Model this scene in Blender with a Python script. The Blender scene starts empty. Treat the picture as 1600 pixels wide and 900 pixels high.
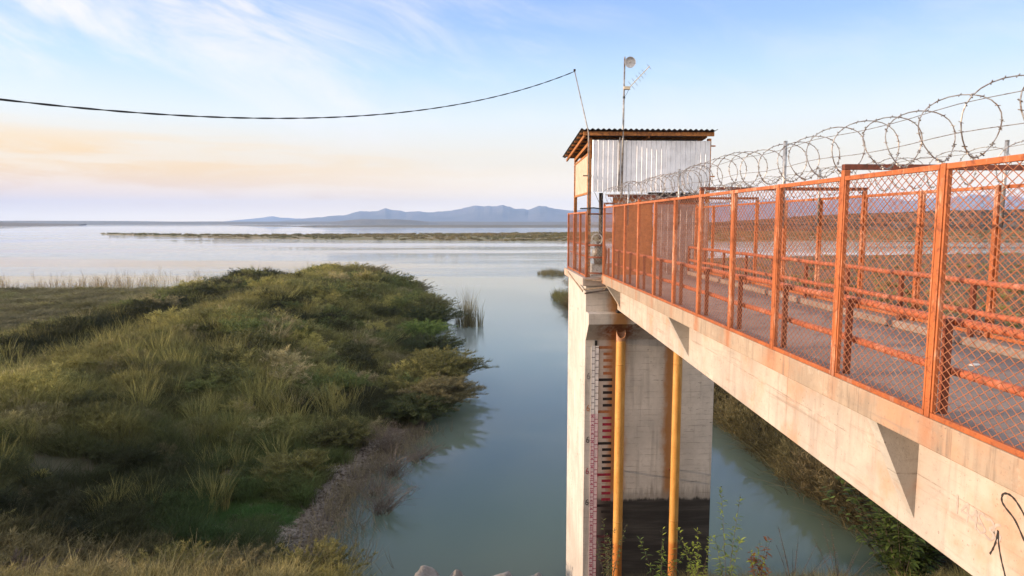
import bpy, math, random
import numpy as np
from mathutils import Vector, Matrix

S = bpy.context.scene
C = S.collection
R_ = math.radians
rng = np.random.default_rng(11)
random.seed(5)
# The land and lake were laid out in survey units of K metres (water 12 units below eye height = 13.9 m); the bridge, tower and hut are in metres.
K = 1.16
W = -12.0
D_ = -1.64

# ------------------------------------------------------------------ node helpers
class NT:
    def __init__(s, tree):
        s.t = tree; s.n = tree.nodes; s.l = tree.links
    def new(s, typ, **kw):
        n = s.n.new(typ)
        for k, v in kw.items(): setattr(n, k, v)
        return n
    def put(s, sock, v):
        if v is None: return
        if isinstance(v, bpy.types.NodeSocket): s.l.new(v, sock)
        elif isinstance(v, (tuple, list)) and len(v) == 3 and sock.type == 'RGBA': sock.default_value = (*v, 1)
        else: sock.default_value = v
    def math(s, op, a, b=None, c=None, clamp=False):
        n = s.new('ShaderNodeMath', operation=op, use_clamp=clamp)
        s.put(n.inputs[0], a); s.put(n.inputs[1], b); s.put(n.inputs[2], c)
        return n.outputs[0]
    def mix(s, f, a, b, blend='MIX'):
        n = s.new('ShaderNodeMix', data_type='RGBA', blend_type=blend)
        s.put(n.inputs[0], f); s.put(n.inputs[6], a); s.put(n.inputs[7], b)
        return n.outputs[2]
    def noise(s, vec, scale, detail=4, rough=.55, dist=0, out=0):
        n = s.new('ShaderNodeTexNoise')
        s.put(n.inputs['Vector'], vec); n.inputs['Scale'].default_value = scale
        n.inputs['Detail'].default_value = detail; n.inputs['Roughness'].default_value = rough
        n.inputs['Distortion'].default_value = dist
        return n.outputs[out]
    def ramp(s, f, stops, interp='LINEAR'):
        n = s.new('ShaderNodeValToRGB'); e = n.color_ramp.elements; n.color_ramp.interpolation = interp
        while len(e) < len(stops): e.new(0.5)
        for i, (p, c) in enumerate(stops):
            e[i].position = p; e[i].color = (*c, 1) if len(c) == 3 else c
        s.put(n.inputs[0], f)
        return n.outputs[0]
    def step(s, v, a, b, clamp=True):
        n = s.new('ShaderNodeMapRange', clamp=clamp, interpolation_type='SMOOTHSTEP')
        s.put(n.inputs[0], v); n.inputs[1].default_value = a; n.inputs[2].default_value = b
        return n.outputs[0]
    def scale(s, vec, v):
        n = s.new('ShaderNodeVectorMath', operation='MULTIPLY'); s.put(n.inputs[0], vec); n.inputs[1].default_value = v
        return n.outputs[0]
    def pos(s):
        return s.new('ShaderNodeNewGeometry').outputs['Position']
    def sep(s, v):
        n = s.new('ShaderNodeSeparateXYZ'); s.put(n.inputs[0], v); return n.outputs
    def bump(s, h, strength, dist):
        n = s.new('ShaderNodeBump'); s.put(n.inputs['Height'], h)
        n.inputs['Strength'].default_value = strength; n.inputs['Distance'].default_value = dist
        return n.outputs[0]

def mat(name):
    m = bpy.data.materials.new(name); m.use_nodes = True
    t = NT(m.node_tree); b = t.n['Principled BSDF']
    return m, t, b

M = {}
def simple(name, col, rough=.6, metal=0, var=.25, scale=6, bump=0, col2=None, thr=(.45, .62)):
    m, t, b = mat(name); p = t.pos()
    n = t.noise(p, scale, 5, .65)
    a = tuple(c*(1-var) for c in col); d = tuple(min(1, c*(1+var)) for c in col)
    c = t.mix(t.step(n, .3, .7), a, d)
    if col2:
        c = t.mix(t.step(t.noise(p, scale*1.7, 6, .7, .4), *thr), c, col2)
    t.put(b.inputs['Base Color'], c); b.inputs['Roughness'].default_value = rough; b.inputs['Metallic'].default_value = metal
    if bump: t.put(b.inputs['Normal'], t.bump(t.noise(p, scale*6, 4), bump, .01))
    M[name] = m; return m

def concrete(name, base, boards=True, pier=False, girder=False, posts=False):
    m, t, b = mat(name); p = t.pos(); x, y, z = t.sep(p)
    n1 = t.noise(p, .8, 6, .65); n2 = t.noise(p, 7, 6, .7); n3 = t.noise(p, 40, 3, .6)
    c = t.mix(t.step(n1, .3, .72), tuple(v*.8 for v in base), tuple(min(1, v*1.12) for v in base))
    c = t.mix(t.math('MULTIPLY', t.step(n2, .5, .75), .5), c, tuple(v*.62 for v in base))
    h = t.math('MULTIPLY_ADD', n3, .35, t.math('MULTIPLY', n2, .8))
    # vertical run marks and fine pale lime bloom
    run = t.noise(t.scale(p, (3.2, 3.2, .25)), 1.6, 5, .6)
    c = t.mix(t.math('MULTIPLY', t.step(run, .50, .70), .5), c, tuple(v*.55 for v in base))
    c = t.mix(t.math('MULTIPLY', t.step(t.noise(p, 2.3, 6, .75), .56, .68), .35), c, (.62, .56, .48))
    if boards:       # formwork boards: thin horizontal joints, uneven in strength
        f = t.math('FRACT', t.math('ADD', t.math('MULTIPLY', z, 1/.19), t.math('MULTIPLY', t.noise(p, 1.6, 3), .55)))
        line = t.math('SUBTRACT', 1, t.step(t.math('ABSOLUTE', t.math('SUBTRACT', f, .5)), (.008), .06))
        brk = t.step(t.noise(t.scale(p, (1.4, 1.4, 6)), 1.5, 4, .7), .42, .6)
        lm = t.math('MULTIPLY', line, brk)
        nx_ = t.math('ABSOLUTE', t.sep(t.new('ShaderNodeNewGeometry').outputs['Normal'])[0])
        lm = t.math('MULTIPLY', lm, t.math('MULTIPLY_ADD', nx_, -.75, 1.))
        c = t.mix(t.math('MULTIPLY', lm, t.math('MULTIPLY_ADD', t.noise(p, .9, 3), 1.1, -.2)), c, (.075, .065, .058))
        h = t.math('SUBTRACT', h, t.math('MULTIPLY', lm, 1.5))
        # honeycomb pockets along some joints
        pk = t.math('MULTIPLY', t.step(t.noise(t.scale(p, (3, 3, 13)), 1.4, 5, .65), .60, .68), t.step(t.noise(p, .5, 2), .45, .6))
        c = t.mix(t.math('MULTIPLY', pk, .85), c, (.07, .06, .05)); h = t.math('SUBTRACT', h, pk)
    if pier:
        front = t.math('LESS_THAN', y, 20.05)
        # rust runs beside the two pipes and under the bearing ledge
        for px, wd in ((4.31, .30), (6.12, .24)):
            dd = t.math('ABSOLUTE', t.math('SUBTRACT', x, px))
            dd = t.math('ADD', dd, t.math('MULTIPLY', t.math('SUBTRACT', t.noise(t.scale(p, (1, 1, .5)), 1.8, 5, .65), .5), .5))
            s_ = t.math('MULTIPLY', t.math('SUBTRACT', 1, t.step(dd, wd*.35, wd*1.35)), t.step(z, -9.4, -8.6))
            c = t.mix(t.math('MULTIPLY', t.math('MULTIPLY', s_, front), .9), c, (.36, .155, .03))
        led = t.math('MULTIPLY', t.step(z, -3.85, -3.45), t.math('SUBTRACT', 1, t.step(t.math('ABSOLUTE', t.math('SUBTRACT', x, 4.3)), .25, .95)))
        led = t.math('MULTIPLY', led, t.math('LESS_THAN', z, -3.16))
        c = t.mix(t.math('MULTIPLY', t.math('MULTIPLY', led, front), t.step(n2, .3, .6)), c, (.22, .075, .03))
        # the band the reservoir has left dark
        wz = t.math('ADD', z, t.math('MULTIPLY', t.math('SUBTRACT', t.noise(t.scale(p, (2.5, 2.5, .8)), 2, 6, .7), .5), .42))
        wet = t.math('MULTIPLY', t.math('SUBTRACT', 1, t.step(wz, -9.12, -9.0)), t.math('MULTIPLY', front, t.step(x, 3.3, 4.1)))
        dz_ = t.math('ADD', z, t.math('MULTIPLY', t.noise(t.scale(p, (5, 5, .35)), 1.6, 5, .7), -1.5))
        dm = t.math('MULTIPLY', t.math('SUBTRACT', 1, t.step(dz_, -9.75, -9.35)), t.math('MULTIPLY', front, t.step(x, 3.3, 4.1)))
        c = t.mix(t.math('MULTIPLY', dm, .55), c, (.16, .145, .125))
        strip = t.noise(t.scale(p, (.4, .4, 4)), 1.2, 4, .6)
        dark = t.mix(t.step(strip, .4, .7), (.009, .009, .010), (.042, .039, .037))
        c = t.mix(t.math('MULTIPLY', wet, .95), c, dark)
        dust = t.math('MULTIPLY', t.math('GREATER_THAN', y, 20.06), t.math('SUBTRACT', 1, t.step(z, -11.8, -10)))
        c = t.mix(t.math('MULTIPLY', dust, .3), c, (.2, .17, .13))
    if girder:
        rs = t.math('MULTIPLY', t.step(t.noise(t.scale(p, (1, 1, .8)), .9, 5, .65), .48, .68), .6)
        c = t.mix(rs, c, (.47, .24, .13))
        ln = t.noise(t.scale(p, (1, .35, 5)), 2.2, 5, .65)
        c = t.mix(t.math('MULTIPLY', t.step(ln, .55, .75), .62), c, (.25, .2, .16))
        c = t.mix(t.math('MULTIPLY', t.step(t.noise(p, 26, 3, .7), .62, .72), .6), c, (.14, .11, .09))
    if posts:        # rust washed down from the foot of each fence post, and dark drips
        fy = t.math('FRACT', t.math('MULTIPLY_ADD', t.math('ADD', y, -5.10), 1/1.453, .5))
        dy = t.math('ADD', t.math('ABSOLUTE', t.math('SUBTRACT', fy, .5)), t.math('MULTIPLY', t.math('SUBTRACT', t.noise(t.scale(p, (1, 5, 1.5)), 2.5, 5, .7), .5), .22))
        rm = t.math('MULTIPLY', t.math('SUBTRACT', 1, t.step(dy, .0, .13)), t.step(t.noise(t.scale(p, (1, .7, .3)), 1.1, 2), .35, .6))
        c = t.mix(t.math('MULTIPLY', rm, .7), c, (.33, .12, .045))
        dr = t.noise(t.scale(p, (2, 9, .5)), 1.5, 4, .65)
        c = t.mix(t.math('MULTIPLY', t.step(dr, .54, .7), .55), c, (.16, .125, .095))
    if girder:       # shutter joints in the cast face
        fj = t.math('FRACT', t.math('MULTIPLY', y, 1/2.44)); ju = t.math('SUBTRACT', 1, t.step(t.math('ABSOLUTE', t.math('SUBTRACT', fj, .5)), .0012, .004))
        fz = t.math('ABSOLUTE', t.math('ADD', z, t.math('MULTIPLY_ADD', y, -.012, 2.52))); jz = t.math('SUBTRACT', 1, t.step(fz, .003, .010))
        j_ = t.math('MULTIPLY', t.math('MAXIMUM', ju, jz), t.step(t.noise(p, 3, 4, .7), .4, .62))
        c = t.mix(t.math('MULTIPLY', j_, .45), c, (.2, .155, .12)); h = t.math('SUBTRACT', h, j_)
    t.put(b.inputs['Base Color'], c); b.inputs['Roughness'].default_value = .9
    t.put(b.inputs['Normal'], t.bump(h, .5, .012))
    M[name] = m; return m

def paint(name, base, pale, rust, worn=.5):
    m, t, b = mat(name); p = t.pos()
    n = t.noise(p, 2.2, 6, .7); n2 = t.noise(p, 14, 6, .75, .5); n3 = t.noise(t.scale(p, (1, 1, .25)), 4, 6, .75)
    c = t.mix(t.step(n, .3, .7), tuple(v*.78 for v in base), base)
    c = t.mix(t.math('MULTIPLY', t.step(n3, .52, .66), worn), c, pale)
    c = t.mix(t.math('MULTIPLY', t.step(n2, .51, .64), .85), c, rust)
    zf = t.sep(p)[2]; foot = t.math('MULTIPLY', t.math('SUBTRACT', 1, t.step(t.math('ADD', zf, t.math('MULTIPLY', n2, .35)), -1.5, -1.2)), t.step(n3, .35, .6))
    c = t.mix(t.math('MULTIPLY', foot, .65), c, rust)
    t.put(b.inputs['Base Color'], c); t.put(b.inputs['Roughness'], t.math('MULTIPLY_ADD', n2, .35, .42))
    t.put(b.inputs['Normal'], t.bump(n2, .35, .004))
    M[name] = m; return m

concrete('pier_concrete', (.54, .505, .465), True, pier=True)
concrete('girder_concrete', (.48, .42, .37), False, girder=True)
concrete('bracket_concrete', (.52, .49, .44), False, girder=True)
concrete('slab_concrete', (.36, .285, .215), False, girder=True, posts=True)
concrete('deck_concrete', (.26, .215, .19), False)
paint('orange_paint', (.46, .13, .036), (.64, .36, .24), (.2, .055, .02), .85)
paint('orange_mesh', (.37, .135, .06), (.45, .25, .16), (.17, .05, .025), .5)
paint('orange_rail', (.45, .12, .05), (.56, .28, .2), (.17, .05, .03), .5)
paint('dark_orange', (.20, .05, .022), (.3, .12, .07), (.08, .03, .015), .5)
simple('galvanised', (.38, .39, .40), .45, .6, .3, 9, col2=(.2, .19, .18))
simple('wire_steel', (.33, .325, .32), .5, .5, .3, 9, col2=(.17, .12, .09))
simple('pole_steel', (.33, .33, .33), .5, .4, .3, 5, col2=(.17, .14, .12))
simple('roof_tin', (.05, .047, .047), .6, .3, .4, 4, col2=(.11, .07, .05))
simple('roof_timber', (.42, .17, .045), .75, 0, .3, 7, col2=(.2, .08, .03))
simple('plywood', (.55, .43, .33), .7, 0, .1, 3, col2=(.47, .36, .26))
simple('door_wood', (.52, .19, .06), .7, 0, .2, 6)
simple('white_sheet', (.76, .80, .86), .45, .15, .1, 2.2, col2=(.60, .63, .68), thr=(.52, .75))
simple('grey_sheet', (.38, .33, .32), .6, .2, .15, 2.2, col2=(.27, .21, .19))
simple('grey_wood', (.30, .23, .16), .85, 0, .35, 9, col2=(.14, .1, .07))
simple('black_rubber', (.012, .012, .014), .6, 0, .2, 9)
simple('dark_steel', (.035, .034, .036), .5, .5, .4, 8, col2=(.1, .06, .04))
simple('grey_paint', (.4, .4, .4), .5, 0, .25, 5, col2=(.2, .17, .14))
simple('dish_white', (.62, .62, .62), .5, 0, .12, 5, col2=(.42, .42, .44))
simple('box_cream', (.65, .56, .40), .5, 0, .1, 6)
simple('mark_black', (.014, .014, .016), .75, 0, .3, 12, col2=(.05, .046, .045), thr=(.58, .75))
simple('mark_red', (.27, .02, .05), .75, 0, .25, 12, col2=(.2, .1, .1), thr=(.6, .8))
simple('mark_rust', (.34, .14, .055), .8, 0, .25, 12, col2=(.35, .25, .17), thr=(.58, .75))
simple('mark_faded', (.10, .028, .035), .8, 0, .4, 10, col2=(.05, .045, .045), thr=(.48, .6))
simple('gauge_white', (.76, .75, .75), .6, 0, .12, 8, col2=(.4, .37, .35), thr=(.58, .8))
simple('gauge_pink', (.66, .55, .58), .6, 0, .12, 8, col2=(.36, .26, .26), thr=(.58, .8))
simple('tick_grey', (.13, .12, .125), .7, 0, .3, 12)
simple('tick_red', (.33, .04, .10), .7, 0, .3, 12)
simple('graffiti_faint', (.40, .345, .31), .85, 0, .15, 14)
simple('graffiti_black', (.02, .018, .018), .7, 0, .3, 14)
simple('litter_white', (.7, .7, .68), .6)
def pipe_mat():
    m, t, b = mat('pipe_yellow'); p = t.pos(); z = t.sep(p)[2]
    n = t.noise(t.scale(p, (1, 1, .25)), 4, 5, .7); n2 = t.noise(p, 11, 6, .7)
    c = t.mix(t.step(n, .35, .7), (.52, .245, .05), (.64, .35, .095))
    c = t.mix(t.math('MULTIPLY', t.step(n2, .53, .68), .7), c, (.42, .19, .04))
    c = t.mix(t.math('MULTIPLY', t.step(t.noise(t.scale(p, (3, 3, .3)), 1.2, 5, .7), .52, .72), .55), c, (.36, .19, .06))
    zz = t.math('ADD', z, t.math('MULTIPLY', t.math('SUBTRACT', n2, .5), .5))
    c = t.mix(t.math('MULTIPLY', t.math('SUBTRACT', 1, t.step(zz, -10.4, -10.25)), .8), c, (.40, .13, .025))
    c = t.mix(t.step(zz, -3.75, -3.7), c, (.36, .17, .08))
    t.put(b.inputs['Base Color'], c); b.inputs['Roughness'].default_value = .55
    t.put(b.inputs['Normal'], t.bump(n2, .3, .006)); M['pipe_yellow'] = m
pipe_mat()

def rock_mat():
    m, t, b = mat('rock'); p = t.pos(); n = t.noise(p, 2.5, 7, .7); n2 = t.noise(p, 16, 5, .7)
    c = t.mix(t.step(n, .3, .7), (.17, .155, .14), (.33, .305, .28)); c = t.mix(t.math('MULTIPLY', t.step(n2, .55, .7), .6), c, (.1, .085, .075))
    t.put(b.inputs['Base Color'], c); b.inputs['Roughness'].default_value = .95
    t.put(b.inputs['Normal'], t.bump(t.math('ADD', n, t.math('MULTIPLY', n2, .6)), 1., .09)); M['rock'] = m
rock_mat()

def ground_mat():
    m, t, b = mat('ground'); p = t.scale(t.pos(), (1/K, 1/K, 1/K)); x, y, z = t.sep(p)
    n = t.noise(p, .35, 6, .65); n2 = t.noise(p, 3.5, 6, .7); n3 = t.noise(p, 22, 4, .7)
    c = t.mix(t.step(n, .35, .65), (.10, .078, .05), (.055, .055, .026))
    # bare silt and gravel near the water
    beach = t.math('MULTIPLY', t.math('SUBTRACT', 1, t.step(t.math('ADD', z, t.math('MULTIPLY', n2, .3)), -11.55, -11.1)), t.math('MULTIPLY_ADD', t.step(x, -44, -38), .9, .1))
    sil = t.mix(t.step(n2, .35, .68), (.19, .155, .125), (.33, .28, .23))
    sil = t.mix(t.math('MULTIPLY', t.step(n3, .54, .64), .7), sil, (.07, .055, .05))
    c = t.mix(beach, c, sil)
    wet = t.math('SUBTRACT', 1, t.step(t.math('ADD', z, t.math('MULTIPLY', n3, .1)), -11.98, -11.86))
    c = t.mix(wet, c, (.03, .025, .022))
    t.put(b.inputs['Base Color'], c); b.inputs['Roughness'].default_value = .95
    t.put(b.inputs['Normal'], t.bump(t.math('ADD', n2, t.math('MULTIPLY', n3, .7)), .9, .08)); M['ground'] = m
ground_mat()

def land_mat(name, a, d, e, sc):
    m, t, b = mat(name); p = t.pos()
    n = t.noise(p, sc, 7, .7); n2 = t.noise(p, sc*9, 5, .7)
    c = t.mix(t.step(n, .35, .65), a, d); c = t.mix(t.math('MULTIPLY', t.step(n2, .5, .68), .7), c, e)
    t.put(b.inputs['Base Color'], c); b.inputs['Roughness'].default_value = .95
    t.put(b.inputs['Normal'], t.bump(n2, .6, 1.)); M[name] = m
land_mat('spit_land', (.23, .18, .10), (.15, .14, .06), (.10, .10, .045), .04)
land_mat('far_land', (.14, .125, .095), (.09, .09, .07), (.055, .06, .05), .006)
land_mat('brown_land', (.13, .10, .06), (.09, .075, .042), (.05, .045, .028), .02)
land_mat('mountain', (.06, .065, .06), (.11, .105, .10), (.045, .05, .05), .0012)

def water_mat():
    m, t, b = mat('water'); p = t.pos(); x, y, z = t.sep(p)
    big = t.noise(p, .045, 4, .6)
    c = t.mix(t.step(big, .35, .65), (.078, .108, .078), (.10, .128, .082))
    c = t.mix(t.step(y, 24, 75), t.mix(.15, c, (.05, .07, .045)), t.mix(.8, c, (.20, .235, .225)))  # base colour lightens with distance, standing in for reflected sky
    t.put(b.inputs['Base Color'], c)
    b.subsurface_method = 'BURLEY'; b.inputs['Subsurface Weight'].default_value = 1.; b.inputs['Subsurface Radius'].default_value = (1., 1.2, .9); b.inputs['Subsurface Scale'].default_value = 6.
    b.inputs['Roughness'].default_value = .02; b.inputs['IOR'].default_value = 1.333
    # wind-ruffled sheets over the open lake, calm lanes and a calm inlet between them
    lane = t.noise(t.scale(p, (.0035, .014, 0)), 1., 4, .55)
    far = t.step(t.math('ADD', y, t.math('MULTIPLY', x, -.15)), 125, 190)
    ruf = t.math('MULTIPLY', t.step(lane, .42, .6), far)
    w1 = t.noise(t.scale(p, (.7, 1.5, 0)), 1.1, 4, .6); w2 = t.noise(t.scale(p, (.35, .9, 0)), .35, 3, .5)
    amp = t.math('MULTIPLY_ADD', ruf, .10, .004)
    h = t.math('MULTIPLY', t.math('ADD', w1, t.math('MULTIPLY', w2, .8)), amp)
    bn = t.new('ShaderNodeBump'); t.put(bn.inputs['Height'], h); bn.inputs['Strength'].default_value = 1; bn.inputs['Distance'].default_value = 1.
    t.put(b.inputs['Normal'], bn.outputs[0]); M['water'] = m
water_mat()

def leaf_mat(name, attr=True, col=(.07, .08, .025), trans=.3, var=.35):
    m, t, b = mat(name)
    if attr:
        a = t.new('ShaderNodeAttribute', attribute_type='INSTANCER', attribute_name='col').outputs['Color']
    else:
        a = col
    n = t.noise(t.pos(), 5, 3, .6)
    r = t.new('ShaderNodeNewGeometry').outputs['Random Per Island']
    k = t.math('ADD', t.math('MULTIPLY', r, var*2), 1-var)
    mx = t.new('ShaderNodeMix', data_type='RGBA', blend_type='MULTIPLY'); mx.inputs[0].default_value = 1
    t.put(mx.inputs[6], a)
    cb = t.new('ShaderNodeCombineColor'); t.put(cb.inputs[0], k); t.put(cb.inputs[1], k); t.put(cb.inputs[2], t.math('MULTIPLY', k, .95))
    t.put(mx.inputs[7], cb.outputs[0]); c = mx.outputs[2]
    t.put(b.inputs['Base Color'], c); b.inputs['Roughness'].default_value = .7
    b.inputs['Specular IOR Level'].default_value = .2
    tr = t.new('ShaderNodeBsdfTranslucent'); t.put(tr.inputs[0], c)
    ms = t.new('ShaderNodeMixShader'); ms.inputs[0].default_value = trans
    t.l.new(b.outputs[0], ms.inputs[1]); t.l.new(tr.outputs[0], ms.inputs[2])
    t.l.new(ms.outputs[0], t.n['Material Output'].inputs[0]); M[name] = m
leaf_mat('grass_blades')
leaf_mat('leaf_olive', False, (.12, .12, .045)); leaf_mat('leaf_tan', False, (.155, .14, .075))
leaf_mat('leaf_yellow', False, (.18, .17, .062)); leaf_mat('leaf_dark', False, (.055, .07, .03)); leaf_mat('leaf_green', False, (.12, .18, .05))
leaf_mat('leaf_bright', False, (.30, .36, .06)); leaf_mat('leaf_rust', False, (.26, .095, .03)); leaf_mat('leaf_grey', False, (.15, .12, .095))
simple('bark', (.085, .065, .05), .9, 0, .3, 9); simple('twig_grey', (.13, .105, .085), .9, 0, .3, 9)

# ------------------------------------------------------------------ mesh helpers
LOC = {}
class MB:
    def __init__(s): s.v = []; s.f = []; s.off = 0
    def add(s, v, f):
        o = s.off; v = np.asarray(v, float).reshape(-1, 3); s.v.append(v); s.off += len(v)
        s.f += [tuple(i+o for i in q) for q in f]; return s
    def box(s, x0, x1, y0, y1, z0, z1):
        v = [(x, y, z) for x in (x0, x1) for y in (y0, y1) for z in (z0, z1)]
        return s.add(v, [(0, 1, 3, 2), (4, 6, 7, 5), (0, 4, 5, 1), (2, 3, 7, 6), (0, 2, 6, 4), (1, 5, 7, 3)])
    def bar(s, a, b, w, h, up=(0, 0, 1)):
        a = Vector(a); b = Vector(b); d = (b-a).normalized(); u = Vector(up)
        r = d.cross(u)
        if r.length < 1e-4: r = d.cross(Vector((1, 0, 0)))
        r.normalize(); u = r.cross(d); v = []
        for p in (a, b):
            for i, j in ((-1, -1), (1, -1), (1, 1), (-1, 1)): v.append(p + r*(i*w/2) + u*(j*h/2))
        return s.add(v, [(3, 2, 1, 0), (4, 5, 6, 7), (0, 1, 5, 4), (1, 2, 6, 5), (2, 3, 7, 6), (3, 0, 4, 7)])
    def tube(s, pts, r, n=8, cap=True):
        pts = [Vector(p) for p in pts]; m = len(pts); rs = r if hasattr(r, '__len__') else [r]*m
        v = []; prev = None
        for i, p in enumerate(pts):
            d = (pts[min(i+1, m-1)]-pts[max(i-1, 0)]).normalized()
            if prev is None:
                a = Vector((0, 0, 1)) if abs(d.z) < .9 else Vector((1, 0, 0)); u = d.cross(a).normalized()
            else:
                u = (prev - d*prev.dot(d)).normalized()
            prev = u; w = d.cross(u)
            for k in range(n):
                t = 2*math.pi*k/n; v.append(p + (u*math.cos(t)+w*math.sin(t))*rs[i])
        f = [(i*n+k, i*n+(k+1) % n, (i+1)*n+(k+1) % n, (i+1)*n+k) for i in range(m-1) for k in range(n)]
        if cap: f += [tuple(range(n-1, -1, -1)), tuple((m-1)*n+k for k in range(n))]
        return s.add(v, f)
    def prism(s, poly, a0, a1, axis):           # poly = 2D points in the other two axes, extruded along axis from a0 to a1
        n = len(poly); v = []
        for a in (a0, a1):
            for p, q in poly:
                v.append({'x': (a, p, q), 'y': (p, a, q), 'z': (p, q, a)}[axis])
        f = [tuple(range(n-1, -1, -1)), tuple(range(n, 2*n))] + [(i, (i+1) % n, n+(i+1) % n, n+i) for i in range(n)]
        return s.add(v, f)
    def build(s, name, m, parent=None, smooth=False, bevel=0, recalc=True):
        v = np.concatenate(s.v) if s.v else np.zeros((0, 3))
        if parent is not None: v = v - np.array(root_loc(parent))
        me = bpy.data.meshes.new(name); me.from_pydata(v.tolist(), [], s.f); me.update()
        if recalc:
            import bmesh
            bm = bmesh.new(); bm.from_mesh(me); bmesh.ops.recalc_face_normals(bm, faces=bm.faces[:]); bm.to_mesh(me); bm.free()
        if smooth: me.shade_smooth() if hasattr(me, 'shade_smooth') else None
        return link(name, me, m, parent, bevel)

def root_loc(o):
    while o.parent is not None: o = o.parent
    return o.location
def link(name, me, m, parent=None, bevel=0):
    if m is not None: me.materials.append(M[m] if isinstance(m, str) else m)
    o = bpy.data.objects.new(name, me); C.objects.link(o)
    if parent is not None: o.parent = parent
    if bevel:
        b = o.modifiers.new('bevel', 'BEVEL'); b.width = bevel; b.segments = 2; b.limit_method = 'ANGLE'
    return o
def tag(o, label=None, cat=None, group=None, kind=None):
    if label: o['label'] = label
    if cat: o['category'] = cat
    if group: o['group'] = group
    if kind: o['kind'] = kind
    return o
def thing(name, loc, label, cat, group=None):
    o = bpy.data.objects.new(name, None); C.objects.link(o); o.location = loc; o.empty_display_size = .3
    return tag(o, label, cat, group)
def array_mesh(name, v, f4, smooth=False):
    v = np.asarray(v, np.float32); f4 = np.asarray(f4, np.int32); k = f4.shape[1]
    me = bpy.data.meshes.new(name); me.vertices.add(len(v)); me.vertices.foreach_set('co', v.ravel())
    me.loops.add(f4.size); me.loops.foreach_set('vertex_index', f4.ravel())
    me.polygons.add(len(f4)); me.polygons.foreach_set('loop_start', np.arange(0, f4.size, k, dtype=np.int32))
    me.update(calc_edges=True); me.validate()
    if smooth: me.polygons.foreach_set('use_smooth', np.ones(len(f4), bool))
    return me
def grid_mesh(name, X, Y, Z, smooth=True):
    n, m = X.shape; v = np.stack([X, Y, Z], -1).reshape(-1, 3)
    i = np.arange(n-1)[:, None]*m + np.arange(m-1)[None]
    f = np.stack([i, i+m, i+m+1, i+1], -1).reshape(-1, 4)
    return array_mesh(name, v, f, smooth)
def smoothstep(a, b, x):
    t = np.clip((x-a)/(b-a), 0, 1); return t*t*(3-2*t)
# value noise (numpy), 2D, several octaves, 0..1
_pt = np.random.default_rng(77).random((256, 256))
def vnoise(x, y, sc, oct=4, gain=.5):
    x = np.asarray(x, float)*sc + 31.7; y = np.asarray(y, float)*sc + 17.3; out = 0; amp = 1; tot = 0
    for _ in range(oct):
        xi = np.floor(x).astype(int); yi = np.floor(y).astype(int); fx = x-xi; fy = y-yi
        fx = fx*fx*(3-2*fx); fy = fy*fy*(3-2*fy)
        g = lambda a, b: _pt[a % 256, b % 256]
        out = out + amp*((g(xi, yi)*(1-fx)+g(xi+1, yi)*fx)*(1-fy) + (g(xi, yi+1)*(1-fx)+g(xi+1, yi+1)*fx)*fy)
        tot += amp; amp *= gain; x = x*2.03+5.1; y = y*2.03+9.2
    return out/tot

# ------------------------------------------------------------------ ground: dam slope, grassy spur, right bank
def shore_x(y):
    return np.interp(y, [10, 18, 23, 27, 30, 33, 36, 43, 51, 58, 64, 71, 76, 84, 92, 105, 113, 119],
                        [-4, -4.6, -5.7, -5.6, -5.2, -4.4, -3.2, -2.6, -2.8, -3.6, -4.9, -5.2, -4.6, -5.0, -6.5, -10, -17, -26])
def right_x(y):
    return np.interp(y, [-20, 22, 27, 40, 60, 90, 110, 145, 170, 190, 208, 220, 262],
                        [15.8, 15.8, 15.0, 15.0, 14.4, 13.2, 16, 19, 28, 50, 110, 200, 420])
def height(x, y):
    x = np.asarray(x, float); y = np.asarray(y, float)
    em = np.where(y < 1.3, -1.52, -1.52-.575*(y-1.3)); em = np.maximum(em, -16)
    em = em + .12*(vnoise(x, y, .9, 3)-.5)*smoothstep(0, 3, y)
    xs = shore_x(y) + 1.0*(vnoise(x, y, .25, 3)-.5)
    xc = -24.5 + 1.5*(vnoise(y, y*0, .08, 2)-.5)
    t = np.clip((xs-x)/np.maximum(xs-xc, 1), -1, 1)
    k = smoothstep(60, 90, y)
    sh = np.where(t > 0, (1-k)*(.55*np.abs(t)**1.25 + .45*smoothstep(.25, .85, t)) + k*(.3*t+.7*smoothstep(.02, .5, t)), t*3)
    H = np.interp(y, [10, 30, 60, 90, 106, 116, 124], [2.5, 3.0, 3.15, 3.4, 3.4, 1.6, .5])
    right = W + H*np.where(t > 0, sh, t*2)
    # left of the crest: a hollow, a second ridge, then a low flat
    d = xc - x
    lz = np.interp(d, [0, 2.2, 5.5, 8.5, 11, 13.5, 19, 200], [0, -.35, -1.55, -1.5, -1.0, -1.3, -2.55, -2.75])
    endL = np.interp(y, [100, 106, 110, 122], [0, 0, -.25, -3])
    fl = smoothstep(16, 22, d)
    left = W + H + lz*(H/3.2)
    left = left*(1-fl) + (W + .42 + .25*(vnoise(x, y, .12, 3)-.5))*fl + endL*(.3+.7*fl)
    sp = np.where(x > xc, right, left)
    sp = sp + (.55*(vnoise(x, y, .22, 4)-.5))*np.clip((sp-W)*.9, 0, 1)
    sp = np.maximum(sp - 4*smoothstep(113, 121, y), -14.5)
    rx = right_x(y) + 1.2*(vnoise(x, y, .2, 3)-.5)
    u = x - rx
    rt = np.where(u > 0, W + .9*smoothstep(0, 2.2, u) + .35*smoothstep(3, 40, u) + .3*(vnoise(x, y, .15, 3)-.5)*smoothstep(0, 3, u), W + u*.9)
    rt = np.where(y > 262, -14.5, np.maximum(rt, -14.5))
    z = np.maximum(np.maximum(em, sp), np.maximum(rt, -14.5))
    return z
gx = np.concatenate([np.linspace(-420, -130, 24), np.linspace(-124, -46, 40), np.arange(-45, 22, .5), np.linspace(22.5, 60, 50), np.linspace(62, 440, 80)])
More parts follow.
